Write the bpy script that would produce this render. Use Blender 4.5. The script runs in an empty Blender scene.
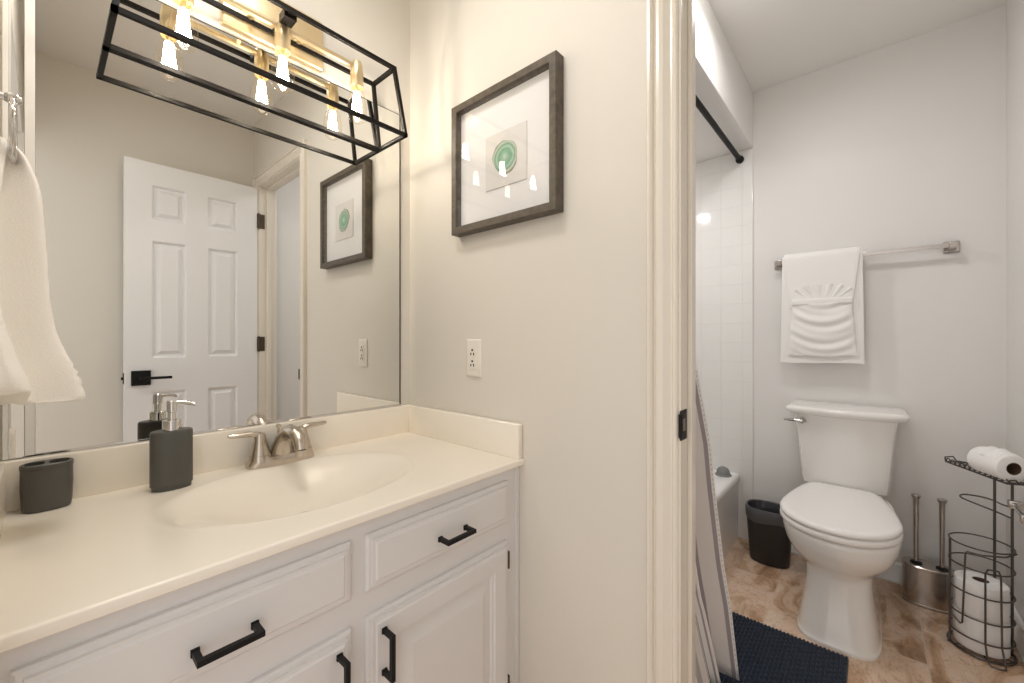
import bpy, bmesh, math, random
from mathutils import Vector, Matrix
from math import sin, cos, pi, sqrt, radians

random.seed(4)
scene = bpy.context.scene
COL = scene.collection

# ------------------------------------------------------------------ camera
cam_d = bpy.data.cameras.new('camera'); cam = bpy.data.objects.new('camera', cam_d); COL.objects.link(cam)
AZ = math.atan2(361, 412)
cam.location = (0, 0, 1.10)
cam.rotation_euler = (pi / 2, 0, AZ - pi / 2)
cam_d.sensor_width = 36; cam_d.lens = 36 * 412 / 1024
cam_d.shift_y = -2.5 / 1024
cam_d.clip_start = 0.01; cam_d.clip_end = 50
scene.camera = cam

# ------------------------------------------------------------------ light, exposure
scene.view_settings.view_transform = 'Standard'
scene.view_settings.look = 'None'
scene.view_settings.gamma = 1.0
scene.view_settings.use_curve_mapping = False
scene.view_settings.exposure = 0.63
scene.cycles.use_denoising = True
scene.cycles.max_bounces = 12
scene.cycles.diffuse_bounces = 8
scene.cycles.transparent_max_bounces = 16
scene.cycles.sample_clamp_indirect = 8
scene.cycles.caustics_reflective = False
scene.cycles.caustics_refractive = False

world = bpy.data.worlds.new('daylight'); scene.world = world; world.use_nodes = True
wb = world.node_tree.nodes['Background']
wb.inputs[0].default_value = (1.0, 0.985, 0.965, 1); wb.inputs[1].default_value = 0.9


def lamp(name, kind, loc, energy, color, size=0.1, rot=(0, 0, 0), spread=None):
    d = bpy.data.lights.new(name, kind); o = bpy.data.objects.new(name, d); COL.objects.link(o)
    o.location = loc; o.rotation_euler = rot; d.energy = energy; d.color = color
    if kind == 'AREA':
        d.shape = 'DISK'; d.size = size
        if spread: d.spread = spread
    else:
        d.shadow_soft_size = size
    return o


WARM = (1.0, 0.90, 0.77)
BULBS = [(0.2115, 1.175), (0.42, 1.175), (0.6285, 1.175)]
for bx_, by_ in BULBS:
    lamp('bulb_light', 'POINT', (bx_, by_, 1.79), 1.2, WARM, 0.015)
lamp('toilet_room_ceiling_light', 'AREA', (1.60, 0.24, 2.36), 2.9, (1.0, 0.968, 0.945), 0.26)
lamp('added_vanity_fill', 'AREA', (0.26, 0.74, 2.36), 3.3, (1.0, 0.965, 0.92), 0.28)  # added overhead fill for counter and walls, kept out of direct and mirror view
lamp('shower_light', 'AREA', (1.87, 0.885, 2.122), 2.8, (1.0, 0.97, 0.95), 0.10)


# ------------------------------------------------------------------ materials
def mat(name, col, rough=0.5, metal=0.0, spec=0.5, bump=0.0, bscale=200, coat=0.0, sheen=0.0, vary=0.0, vscale=8.0, detail=3):
    m = bpy.data.materials.new(name); m.use_nodes = True
    nt = m.node_tree; b = nt.nodes['Principled BSDF']
    b.inputs['Base Color'].default_value = (*col, 1)
    b.inputs['Roughness'].default_value = rough
    b.inputs['Metallic'].default_value = metal
    b.inputs['Specular IOR Level'].default_value = spec
    b.inputs['Coat Weight'].default_value = coat
    b.inputs['Coat Roughness'].default_value = 0.08
    b.inputs['Sheen Weight'].default_value = sheen
    tc = nt.nodes.new('ShaderNodeTexCoord')
    if vary > 0:
        n = nt.nodes.new('ShaderNodeTexNoise'); n.inputs['Scale'].default_value = vscale; n.inputs['Detail'].default_value = detail
        nt.links.new(tc.outputs['Object'], n.inputs['Vector'])
        r = nt.nodes.new('ShaderNodeValToRGB')
        r.color_ramp.elements[0].position = 0.3; r.color_ramp.elements[1].position = 0.7
        r.color_ramp.elements[0].color = (*[max(0, c * (1 - vary)) for c in col], 1)
        r.color_ramp.elements[1].color = (*[min(1, c * (1 + vary)) for c in col], 1)
        nt.links.new(n.outputs['Fac'], r.inputs['Fac']); nt.links.new(r.outputs['Color'], b.inputs['Base Color'])
    if bump > 0:
        n = nt.nodes.new('ShaderNodeTexNoise'); n.inputs['Scale'].default_value = bscale; n.inputs['Detail'].default_value = 2
        nt.links.new(tc.outputs['Object'], n.inputs['Vector'])
        bu = nt.nodes.new('ShaderNodeBump'); bu.inputs['Strength'].default_value = bump; bu.inputs['Distance'].default_value = 0.002
        nt.links.new(n.outputs['Fac'], bu.inputs['Height']); nt.links.new(bu.outputs['Normal'], b.inputs['Normal'])
    return m


def clear_mat(name, refl=0.06, tint=(1, 1, 1), rough=0.0):
    m = bpy.data.materials.new(name); m.use_nodes = True; nt = m.node_tree; nt.nodes.clear()
    out = nt.nodes.new('ShaderNodeOutputMaterial'); mx = nt.nodes.new('ShaderNodeMixShader')
    t = nt.nodes.new('ShaderNodeBsdfTransparent'); t.inputs[0].default_value = (*tint, 1)
    g = nt.nodes.new('ShaderNodeBsdfGlossy'); g.inputs['Roughness'].default_value = rough
    lw = nt.nodes.new('ShaderNodeFresnel'); lw.inputs['IOR'].default_value = 1.45
    ge = nt.nodes.new('ShaderNodeNewGeometry'); cl = nt.nodes.new('ShaderNodeMapRange'); cl.inputs[3].default_value = 1.45; cl.inputs[4].default_value = 1 / 1.45
    ma = nt.nodes.new('ShaderNodeMath'); ma.operation = 'MULTIPLY_ADD'; ma.inputs[1].default_value = 0.6; ma.inputs[2].default_value = refl
    # seen from inside the pane the index is inverted back, so that there is no total reflection
    nt.links.new(ge.outputs['Backfacing'], cl.inputs[0]); nt.links.new(cl.outputs[0], lw.inputs['IOR'])
    nt.links.new(lw.outputs[0], ma.inputs[0]); nt.links.new(ma.outputs[0], mx.inputs[0])
    nt.links.new(t.outputs[0], mx.inputs[1]); nt.links.new(g.outputs[0], mx.inputs[2]); nt.links.new(mx.outputs[0], out.inputs[0])
    return m


def emit(name, col, s):
    m = bpy.data.materials.new(name); m.use_nodes = True; nt = m.node_tree; nt.nodes.clear()
    out = nt.nodes.new('ShaderNodeOutputMaterial'); e = nt.nodes.new('ShaderNodeEmission')
    e.inputs[0].default_value = (*col, 1); e.inputs[1].default_value = s
    nt.links.new(e.outputs[0], out.inputs[0]); return m


M = {}
M['wall'] = mat('warm_white_wall_paint', (0.695, 0.662, 0.60), 0.55, bump=0.06, bscale=160, spec=0.35)
M['bath_wall'] = mat('white_bathroom_paint', (0.765, 0.752, 0.735), 0.42, bump=0.06, bscale=160, spec=0.4)
M['ceiling'] = mat('ceiling_paint', (0.80, 0.79, 0.77), 0.8, bump=0.08, bscale=120)
M['trim'] = mat('satin_trim_paint', (0.74, 0.695, 0.615), 0.22, spec=0.5)
M['white_trim'] = mat('white_gloss_trim', (0.82, 0.81, 0.79), 0.25)
M['door'] = mat('white_door_paint', (0.80, 0.80, 0.81), 0.35)
M['cabinet'] = mat('white_cabinet_paint', (0.71, 0.70, 0.70), 0.36)
M['counter'] = mat('cream_cultured_marble', (0.87, 0.815, 0.725), 0.22, vary=0.012, vscale=5)
M['black'] = mat('matte_black_metal', (0.006, 0.006, 0.0065), 0.5, spec=0.25)
M['cage'] = mat('dark_bronze_metal', (0.006, 0.0045, 0.0035), 0.5, spec=0.2)
M['brass'] = mat('satin_brass', (0.74, 0.60, 0.38), 0.36, metal=0.8)
M['nickel'] = mat('brushed_nickel', (0.56, 0.50, 0.43), 0.24, metal=1.0, bump=0.05, bscale=400)
M['chrome'] = mat('polished_chrome', (0.66, 0.65, 0.64), 0.08, metal=1.0)
M['steel'] = mat('stainless_steel', (0.50, 0.46, 0.43), 0.22, metal=1.0)
M['wire'] = mat('dark_nickel_wire', (0.13, 0.115, 0.105), 0.32, metal=0.9)
M['hinge'] = mat('bronze_hinge', (0.10, 0.075, 0.055), 0.4, metal=0.7)
M['charcoal'] = mat('charcoal_soft_plastic', (0.078, 0.077, 0.070), 0.42, bump=0.03, bscale=300)
M['porcelain'] = mat('white_porcelain', (0.84, 0.825, 0.80), 0.10, coat=0.3)
M['seat'] = mat('white_seat_plastic', (0.86, 0.845, 0.83), 0.16)
M['tub'] = mat('white_tub_enamel', (0.84, 0.84, 0.83), 0.12, coat=0.2)
M['terry'] = mat('white_terry', (0.86, 0.85, 0.83), 0.95, bump=0.7, bscale=420, sheen=0.3, spec=0.1)
M['cream_terry'] = mat('cream_terry', (0.91, 0.885, 0.84), 0.95, bump=0.4, bscale=380, sheen=0.3, spec=0.1)
M['paper'] = mat('white_tissue_paper', (0.88, 0.87, 0.86), 0.95, bump=0.3, bscale=250, spec=0.1)
M['core'] = mat('brown_cardboard', (0.13, 0.075, 0.045), 0.9)
M['bin'] = mat('black_bin_plastic', (0.020, 0.019, 0.019), 0.42)
M['bag'] = mat('dark_plastic_bag', (0.035, 0.036, 0.042), 0.20, bump=0.5, bscale=45)
M['bag_cuff'] = mat('translucent_dark_bag_cuff', (0.085, 0.085, 0.092), 0.28, bump=0.5, bscale=45)
M['grey_rubber'] = mat('grey_rubber', (0.20, 0.205, 0.205), 0.5)
M['navy'] = mat('navy_chenille', (0.0045, 0.012, 0.028), 0.95, bump=0.6, bscale=260, sheen=0.25, vary=0.35, vscale=60, spec=0.1)
M['plate'] = mat('ivory_plastic', (0.78, 0.74, 0.67), 0.28)
M['slot'] = mat('dark_slot', (0.03, 0.028, 0.025), 0.6)
M['mat_board'] = mat('white_mat_board', (0.80, 0.79, 0.785), 0.8)
M['print'] = mat('pale_print_paper', (0.70, 0.68, 0.655), 0.8)
M['mirror'] = mat('silvered_mirror', (0.80, 0.80, 0.78), 0.0, metal=1.0)
M['mirror_edge'] = mat('dark_mirror_edge', (0.012, 0.014, 0.010), 0.6, spec=0.1)
M['tile_gap'] = mat('caulk', (0.8, 0.8, 0.79), 0.4)
M['glass'] = clear_mat('picture_glass', 0.0)
M['bulb_glass'] = clear_mat('bulb_glass', 0.01, (1.0, 0.97, 0.92))
M['filament'] = emit('glowing_filament', (1.0, 0.90, 0.74), 45)
M['diffuser'] = emit('lamp_diffuser', (1.0, 0.95, 0.9), 4)


def frame_wood():
    m = bpy.data.materials.new('weathered_grey_wood'); m.use_nodes = True; nt = m.node_tree; b = nt.nodes['Principled BSDF']
    tc = nt.nodes.new('ShaderNodeTexCoord'); mp = nt.nodes.new('ShaderNodeMapping'); mp.inputs['Scale'].default_value = (60, 60, 60)
    n = nt.nodes.new('ShaderNodeTexNoise'); n.inputs['Scale'].default_value = 1.0; n.inputs['Detail'].default_value = 6
    r = nt.nodes.new('ShaderNodeValToRGB')
    r.color_ramp.elements[0].position = 0.3; r.color_ramp.elements[1].position = 0.7
    r.color_ramp.elements[0].color = (0.058, 0.046, 0.033, 1); r.color_ramp.elements[1].color = (0.115, 0.093, 0.067, 1)
    nt.links.new(tc.outputs['Object'], mp.inputs['Vector']); nt.links.new(mp.outputs[0], n.inputs['Vector'])
    nt.links.new(n.outputs['Fac'], r.inputs['Fac']); nt.links.new(r.outputs[0], b.inputs['Base Color'])
    b.inputs['Roughness'].default_value = 0.45
    return m


M['frame_wood'] = frame_wood()


def floor_mat():
    m = bpy.data.materials.new('tan_stone_tile'); m.use_nodes = True; nt = m.node_tree; b = nt.nodes['Principled BSDF']
    L = nt.links.new
    tc = nt.nodes.new('ShaderNodeTexCoord')
    # per-tile offset so that the veining breaks at the joints
    mpb = nt.nodes.new('ShaderNodeMapping'); mpb.inputs['Location'].default_value = (0.10, 0.14, 0)
    L(tc.outputs['Object'], mpb.inputs['Vector'])
    br = nt.nodes.new('ShaderNodeTexBrick'); br.offset = 0.5
    br.inputs['Scale'].default_value = 1.0; br.inputs['Mortar Size'].default_value = 0.0022; br.inputs['Mortar Smooth'].default_value = 0.3
    br.inputs['Brick Width'].default_value = 0.46; br.inputs['Row Height'].default_value = 0.46
    br.inputs['Color1'].default_value = (0, 0, 0, 1); br.inputs['Color2'].default_value = (1, 1, 1, 1); br.inputs['Mortar'].default_value = (0.5, 0.5, 0.5, 1)
    L(mpb.outputs[0], br.inputs['Vector'])
    mul = nt.nodes.new('ShaderNodeVectorMath'); mul.operation = 'MULTIPLY_ADD'
    mul.inputs[1].default_value = (3, 5, 2)
    L(br.outputs['Color'], mul.inputs[0]); L(tc.outputs['Object'], mul.inputs[2])
    mp = nt.nodes.new('ShaderNodeMapping'); mp.inputs['Scale'].default_value = (1.0, 1.7, 1); mp.inputs['Rotation'].default_value = (0, 0, 0.6)
    L(mul.outputs[0], mp.inputs['Vector'])
    n1 = nt.nodes.new('ShaderNodeTexNoise'); n1.inputs['Scale'].default_value = 4.2; n1.inputs['Detail'].default_value = 8; n1.inputs['Roughness'].default_value = 0.62; n1.inputs['Distortion'].default_value = 1.4
    L(mp.outputs[0], n1.inputs['Vector'])
    r1 = nt.nodes.new('ShaderNodeValToRGB'); cr = r1.color_ramp
    cr.elements[0].position = 0.30; cr.elements[0].color = (0.27, 0.16, 0.095, 1)
    cr.elements[1].position = 0.74; cr.elements[1].color = (0.82, 0.67, 0.55, 1)
    e = cr.elements.new(0.42); e.color = (0.52, 0.33, 0.20, 1)
    e = cr.elements.new(0.52); e.color = (0.73, 0.54, 0.40, 1)
    e = cr.elements.new(0.62); e.color = (0.74, 0.58, 0.46, 1)
    L(n1.outputs['Fac'], r1.inputs['Fac'])
    n2 = nt.nodes.new('ShaderNodeTexNoise'); n2.inputs['Scale'].default_value = 9; n2.inputs['Detail'].default_value = 6; n2.inputs['Distortion'].default_value = 2.5
    L(mp.outputs[0], n2.inputs['Vector'])
    r2 = nt.nodes.new('ShaderNodeValToRGB')
    r2.color_ramp.elements[0].position = 0.49; r2.color_ramp.elements[0].color = (0, 0, 0, 1)
    r2.color_ramp.elements[1].position = 0.51; r2.color_ramp.elements[1].color = (0, 0, 0, 1)
    e = r2.color_ramp.elements.new(0.50); e.color = (0.75, 0.75, 0.75, 1)
    L(n2.outputs['Fac'], r2.inputs['Fac'])
    mx = nt.nodes.new('ShaderNodeMixRGB'); mx.inputs[2].default_value = (0.26, 0.14, 0.07, 1)
    L(r2.outputs[0], mx.inputs[0]); L(r1.outputs[0], mx.inputs[1])
    mx2 = nt.nodes.new('ShaderNodeMixRGB'); mx2.inputs[2].default_value = (0.64, 0.52, 0.425, 1)
    L(br.outputs['Fac'], mx2.inputs[0]); L(mx.outputs[0], mx2.inputs[1])
    L(mx2.outputs[0], b.inputs['Base Color'])
    b.inputs['Roughness'].default_value = 0.28
    bu = nt.nodes.new('ShaderNodeBump'); bu.inputs['Strength'].default_value = 0.3; bu.inputs['Distance'].default_value = 0.002; bu.invert = True
    L(br.outputs['Fac'], bu.inputs['Height']); L(bu.outputs[0], b.inputs['Normal'])
    return m


M['floor'] = floor_mat()


def tile_mat(name, axis):
    m = bpy.data.materials.new(name); m.use_nodes = True; nt = m.node_tree; b = nt.nodes['Principled BSDF']; L = nt.links.new
    tc = nt.nodes.new('ShaderNodeTexCoord'); sp = nt.nodes.new('ShaderNodeSeparateXYZ'); cb = nt.nodes.new('ShaderNodeCombineXYZ')
    L(tc.outputs['Object'], sp.inputs[0]); L(sp.outputs[axis], cb.inputs[0]); L(sp.outputs['Z'], cb.inputs[1])
    br = nt.nodes.new('ShaderNodeTexBrick'); br.offset = 0.0
    br.inputs['Scale'].default_value = 1; br.inputs['Brick Width'].default_value = 0.108; br.inputs['Row Height'].default_value = 0.108
    br.inputs['Mortar Size'].default_value = 0.0018; br.inputs['Mortar Smooth'].default_value = 0.6
    br.inputs['Color1'].default_value = (0.83, 0.825, 0.81, 1); br.inputs['Color2'].default_value = (0.82, 0.815, 0.80, 1)
    br.inputs['Mortar'].default_value = (0.80, 0.79, 0.775, 1)
    L(cb.outputs[0], br.inputs['Vector']); L(br.outputs['Color'], b.inputs['Base Color'])
    b.inputs['Roughness'].default_value = 0.09
    bu = nt.nodes.new('ShaderNodeBump'); bu.inputs['Strength'].default_value = 0.5; bu.inputs['Distance'].default_value = 0.002; bu.invert = True
    L(br.outputs['Fac'], bu.inputs['Height']); L(bu.outputs[0], b.inputs['Normal'])
    return m


M['tile_x'] = tile_mat('white_square_tile_x', 'X'); M['tile_y'] = tile_mat('white_square_tile_y', 'Y')


def agate_mat():
    m = bpy.data.materials.new('green_agate_print'); m.use_nodes = True; nt = m.node_tree; b = nt.nodes['Principled BSDF']; L = nt.links.new
    tc = nt.nodes.new('ShaderNodeTexCoord')
    mp = nt.nodes.new('ShaderNodeMapping'); mp.inputs['Location'].default_value = (0, 0.017, -0.191)
    L(tc.outputs['Object'], mp.inputs['Vector'])
    n = nt.nodes.new('ShaderNodeTexNoise'); n.inputs['Scale'].default_value = 26; n.inputs['Detail'].default_value = 3
    L(tc.outputs['Object'], n.inputs['Vector'])
    sp = nt.nodes.new('ShaderNodeSeparateXYZ'); L(mp.outputs[0], sp.inputs[0])
    cb = nt.nodes.new('ShaderNodeCombineXYZ'); L(sp.outputs['Y'], cb.inputs[0]); L(sp.outputs['Z'], cb.inputs[1])
    ln = nt.nodes.new('ShaderNodeVectorMath'); ln.operation = 'LENGTH'; L(cb.outputs[0], ln.inputs[0])
    ma = nt.nodes.new('ShaderNodeMath'); ma.operation = 'MULTIPLY_ADD'; ma.inputs[1].default_value = 20.0
    ad = nt.nodes.new('ShaderNodeMath'); ad.operation = 'MULTIPLY_ADD'; ad.inputs[1].default_value = 0.30; ad.inputs[2].default_value = -0.15
    L(n.outputs['Fac'], ad.inputs[0]); L(ln.outputs['Value'], ma.inputs[0]); L(ad.outputs[0], ma.inputs[2])
    r = nt.nodes.new('ShaderNodeValToRGB'); cr = r.color_ramp
    cr.elements[0].position = 0.0; cr.elements[0].color = (0.52, 0.62, 0.52, 1)
    cr.elements[1].position = 1.0; cr.elements[1].color = (0.20, 0.22, 0.17, 1)
    for p, c in ((0.30, (0.22, 0.42, 0.30)), (0.48, (0.16, 0.34, 0.23)), (0.62, (0.36, 0.52, 0.40)), (0.74, (0.15, 0.30, 0.21)), (0.86, (0.50, 0.55, 0.46))):
        e = cr.elements.new(p); e.color = (*c, 1)
    L(ma.outputs[0], r.inputs['Fac']); L(r.outputs[0], b.inputs['Base Color']); b.inputs['Roughness'].default_value = 0.7
    return m


M['agate'] = agate_mat()


def curtain_mat():
    m = bpy.data.materials.new('striped_cotton'); m.use_nodes = True; nt = m.node_tree; b = nt.nodes['Principled BSDF']; L = nt.links.new
    uv = nt.nodes.new('ShaderNodeTexCoord'); sp = nt.nodes.new('ShaderNodeSeparateXYZ'); L(uv.outputs['UV'], sp.inputs[0])
    # u runs in metres from the hem edge
    fr = nt.nodes.new('ShaderNodeMath'); fr.operation = 'DIVIDE'; fr.inputs[1].default_value = 0.18; L(sp.outputs['X'], fr.inputs[0])
    f2 = nt.nodes.new('ShaderNodeMath'); f2.operation = 'FRACT'; L(fr.outputs[0], f2.inputs[0])
    r = nt.nodes.new('ShaderNodeValToRGB'); cr = r.color_ramp; cr.interpolation = 'CONSTANT'
    cream = (0.82, 0.78, 0.75, 1); grey = (0.40, 0.365, 0.385, 1); white = (0.86, 0.85, 0.83, 1); mid = (0.52, 0.49, 0.49, 1)
    cr.elements[0].position = 0; cr.elements[0].color = white
    cr.elements[1].position = 0.085; cr.elements[1].color = grey
    for p, c in ((0.145, cream), (0.32, grey), (0.37, white), (0.46, grey), (0.50, cream), (0.66, mid), (0.74, white), (0.80, grey), (0.85, white)):
        e = cr.elements.new(p); e.color = c
    L(f2.outputs[0], r.inputs['Fac'])
    # dotted trim in the hem
    cb = nt.nodes.new('ShaderNodeCombineXYZ'); mu = nt.nodes.new('ShaderNodeMath'); mu.operation = 'SUBTRACT'; mu.inputs[1].default_value = 0.0085; L(sp.outputs['X'], mu.inputs[0])
    mv = nt.nodes.new('ShaderNodeMath'); mv.operation = 'PINGPONG'; mv.inputs[1].default_value = 0.008; L(sp.outputs['Y'], mv.inputs[0])
    L(mu.outputs[0], cb.inputs[0]); L(mv.outputs[0], cb.inputs[1])
    ln = nt.nodes.new('ShaderNodeVectorMath'); ln.operation = 'LENGTH'; L(cb.outputs[0], ln.inputs[0])
    lt = nt.nodes.new('ShaderNodeMath'); lt.operation = 'LESS_THAN'; lt.inputs[1].default_value = 0.0024; L(ln.outputs['Value'], lt.inputs[0])
    mx = nt.nodes.new('ShaderNodeMixRGB'); mx.inputs[2].default_value = (0.52, 0.50, 0.50, 1)
    L(lt.outputs[0], mx.inputs[0]); L(r.outputs[0], mx.inputs[1]); L(mx.outputs[0], b.inputs['Base Color'])
    b.inputs['Roughness'].default_value = 0.9; b.inputs['Specular IOR Level'].default_value = 0.15
    return m


M['curtain'] = curtain_mat()

# ------------------------------------------------------------------ helpers
OFF = {}
BEV = [False]


def obj(name, bm, m, parent=None, smooth=True, angle=35):
    me = bpy.data.meshes.new(name)
    bmesh.ops.remove_doubles(bm, verts=bm.verts, dist=1e-6)
    bmesh.ops.recalc_face_normals(bm, faces=bm.faces)
    off = OFF.get(parent.name, Vector()) if parent else Vector()
    if off.length > 0: bmesh.ops.translate(bm, verts=bm.verts, vec=-off)
    bm.to_mesh(me); bm.free()
    o = bpy.data.objects.new(name, me); COL.objects.link(o)
    if m: me.materials.append(m)
    if smooth:
        me.polygons.foreach_set('use_smooth', [True] * len(me.polygons))
        me.set_sharp_from_angle(angle=radians(min(angle, 20) if BEV[0] else angle))
    BEV[0] = False
    if parent:
        o.parent = parent; OFF[o.name] = off.copy()
    return o


def tag(o, label, cat, group=None):
    o['label'] = label; o['category'] = cat
    if group: o['group'] = group
    return o


def thing(name, label, cat, loc=(0, 0, 0), group=None):
    o = bpy.data.objects.new(name, None); COL.objects.link(o)
    o.empty_display_size = 0.02; o.location = loc; OFF[o.name] = Vector(loc)
    return tag(o, label, cat, group)


def struct(name, bm, m, parent=None, **k):
    o = obj(name, bm, m, parent, **k)
    if not parent: o['kind'] = 'structure'
    return o


def copy_tree(o, parent=None):
    c = o.copy(); COL.objects.link(c)
    if parent: c.parent = parent
    for ch in o.children: copy_tree(ch, c)
    return c


def box(bm, x0, x1, y0, y1, z0, z1, bev=0.0, seg=2):
    t = bmesh.new()
    bmesh.ops.create_cube(t, size=1)
    for v in t.verts:
        v.co = Vector(((x0 + x1) / 2 + v.co.x * (x1 - x0), (y0 + y1) / 2 + v.co.y * (y1 - y0), (z0 + z1) / 2 + v.co.z * (z1 - z0)))
    if bev > 0: BEV[0] = True; bmesh.ops.bevel(t, geom=t.edges[:], offset=bev, segments=seg, affect='EDGES', profile=0.5)
    merge(bm, t); return bm


def merge(bm, t, mtx=None):
    if mtx is not None: bmesh.ops.transform(t, matrix=mtx, verts=t.verts)
    me = bpy.data.meshes.new('tmp'); t.to_mesh(me); t.free(); bm.from_mesh(me); bpy.data.meshes.remove(me)


def loft(bm, rings, cap0=True, cap1=True, closed=True):
    vr = [[bm.verts.new(p) for p in r] for r in rings]
    n = len(vr[0])
    for a, b in zip(vr[:-1], vr[1:]):
        for i in range(n if closed else n - 1):
            j = (i + 1) % n
            try: bm.faces.new((a[i], a[j], b[j], b[i]))
            except ValueError: pass
    if cap0: bm.faces.new(vr[0][::-1])
    if cap1: bm.faces.new(vr[-1])
    return vr


def tube(bm, pts, r, n=10, closed=False, caps=True, flat=1.0, up=None):
    pts = [Vector(p) for p in pts]; N = len(pts)
    rad = r if isinstance(r, (list, tuple)) else [r] * N
    tang = []
    for i in range(N):
        if closed: a, b = pts[i - 1], pts[(i + 1) % N]
        else: a, b = pts[max(0, i - 1)], pts[min(N - 1, i + 1)]
        tang.append((b - a).normalized())
    t0 = tang[0]
    u = Vector(up) if up else (Vector((0, 0, 1)) if abs(t0.z) < 0.9 else Vector((1, 0, 0)))
    nrm = (u - t0 * u.dot(t0)).normalized()
    rings = []
    for i in range(N):
        t = tang[i]
        nrm = (nrm - t * nrm.dot(t)).normalized()
        bi = t.cross(nrm)
        rings.append([pts[i] + (nrm * cos(2 * pi * k / n) * flat + bi * sin(2 * pi * k / n)) * rad[i] for k in range(n)])
    if closed:
        rings.append(rings[0]); loft(bm, rings, False, False)
    else: loft(bm, rings, caps, caps)


def lathe(bm, prof, c=(0, 0, 0), axis='Z', n=32, cap0=False, cap1=False):
    c = Vector(c); rings = []
    for r, h in prof:
        ring = []
        for k in range(n):
            a = 2 * pi * k / n
            if axis == 'Z': p = Vector((r * cos(a), r * sin(a), h))
            elif axis == 'X': p = Vector((h, r * cos(a), r * sin(a)))
            else: p = Vector((r * cos(a), h, r * sin(a)))
            ring.append(c + p)
        rings.append(ring)
    loft(bm, rings, cap0, cap1)


def sring(cx, cy, a, b, z, e=2.0, N=48, af=None, e_f=None):
    """superellipse in XY; af/e_f: other half-length and exponent on the -X (front) side"""
    out = []
    for k in range(N):
        t = 2 * pi * k / N; c, s = cos(t), sin(t)
        ee = e_f if (e_f and c < 0) else e
        aa = af if (af and c < 0) else a
        out.append((cx + aa * math.copysign(abs(c) ** (2 / ee), c), cy + b * math.copysign(abs(s) ** (2 / ee), s), z))
    return out


def rects_y(bm, x0, x1, z0, z1, prof, cap0=True, cap1=True):
    """concentric rectangles in XZ; prof = [(inset, y)]"""
    loft(bm, [[(x0 + i, y, z0 + i), (x1 - i, y, z0 + i), (x1 - i, y, z1 - i), (x0 + i, y, z1 - i)] for i, y in prof], cap0, cap1)


def rects_x(bm, y0, y1, z0, z1, prof, cap0=True, cap1=True):
    loft(bm, [[(x, y0 + i, z0 + i), (x, y1 - i, z0 + i), (x, y1 - i, z1 - i), (x, y0 + i, z1 - i)] for i, x in prof], cap0, cap1)


def arc(c, r, a0, a1, n, plane='XZ'):
    out = []
    for k in range(n + 1):
        a = radians(a0 + (a1 - a0) * k / n); u, v = r * cos(a), r * sin(a)
        out.append(Vector(c) + (Vector((u, 0, v)) if plane == 'XZ' else Vector((0, u, v)) if plane == 'YZ' else Vector((u, v, 0))))
    return out


def sweep_rect(bm, path, prof):
    """extrude a 2-D profile polygon along straight path: path = (fn mapping profile (p,q), s) done by caller"""
    loft(bm, [[f(p) for p in prof] for f in path])


def bars(bm, a, b, w):
    """square bar from a to b"""
    tube(bm, [a, b], w * 0.7071, n=4, up=None)


def sqbar(bm, a, b, w, up=(0, 0, 1)):
    a, b = Vector(a), Vector(b); t = (b - a).normalized(); u = Vector(up)
    if abs(u.dot(t)) > 0.95: u = Vector((0, 1, 0))
    n1 = (u - t * u.dot(t)).normalized(); n2 = t.cross(n1); h = w / 2
    loft(bm, [[p + n1 * s1 * h + n2 * s2 * h for s1, s2 in ((1, 1), (1, -1), (-1, -1), (-1, 1))] for p in (a, b)])


# ------------------------------------------------------------------ dimensions
CEIL = 2.44
YM = 1.26                 # mirror wall
XP0, XP1 = 0.878, 0.965   # partition with the doorway
XT = 2.55                 # toilet wall
XL = -0.058               # entry side wall
YB = -0.42                # rear wall of the vanity room
YR = -0.402               # right wall of the toilet room
DJ0, DJ1, DH = -0.315, 0.300, 2.03   # doorway

# ------------------------------------------------------------------ structure
bm = bmesh.new(); box(bm, -1.6, 2.7, -1.4, 1.4, -0.08, 0.0); struct('floor', bm, M['floor'], smooth=False)
bm = bmesh.new(); box(bm, XL - 0.11, 2.67, -0.56, 1.38, CEIL, CEIL + 0.06); struct('ceiling', bm, M['ceiling'], smooth=False)
bm = bmesh.new(); box(bm, XL - 0.11, XP1, YM, YM + 0.11, 0, CEIL); struct('wall_mirror_side', bm, M['wall'], smooth=False)
bm = bmesh.new(); box(bm, XP1, 2.66, YM, YM + 0.11, 0, CEIL); struct('wall_tub_back', bm, M['bath_wall'], smooth=False)
bm = bmesh.new(); box(bm, XL - 0.11, XP1, YB - 0.11, YB, 0, CEIL); struct('wall_rear', bm, M['wall'], smooth=False)
bm = bmesh.new(); box(bm, XP1, 2.66, YR - 0.13, YR, 0, CEIL); struct('wall_right', bm, M['bath_wall'], smooth=False)
bm = bmesh.new(); box(bm, XT, XT + 0.11, YR, YM, 0, CEIL); struct('wall_toilet_side', bm, M['bath_wall'], smooth=False)
XPM = (XP0 + XP1) / 2
for nm, xa, xb, mm in (('wall_partition', XP0, XPM, M['wall']), ('wall_partition_bath_face', XPM, XP1, M['bath_wall'])):
    bm = bmesh.new()
    box(bm, xa, xb, DJ1 + 0.015, YM, 0, CEIL); box(bm, xa, xb, min(YB, YR), DJ0 - 0.015, 0, CEIL); box(bm, xa, xb, DJ0 - 0.015, DJ1 + 0.015, DH + 0.015, CEIL)
    struct(nm, bm, mm, smooth=False)
bm = bmesh.new()
box(bm, XL - 0.11, XL, 0.66, YM, 0, CEIL); box(bm, XL - 0.11, XL, YB, 0.66, 2.06, CEIL)
struct('wall_entry', bm, M['wall'], smooth=False)
# soffit over the tub
bm = bmesh.new(); box(bm, XP1, XT, 0.49, YM, 2.138, CEIL, 0.004); struct('wall_soffit', bm, M['bath_wall'])
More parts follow.
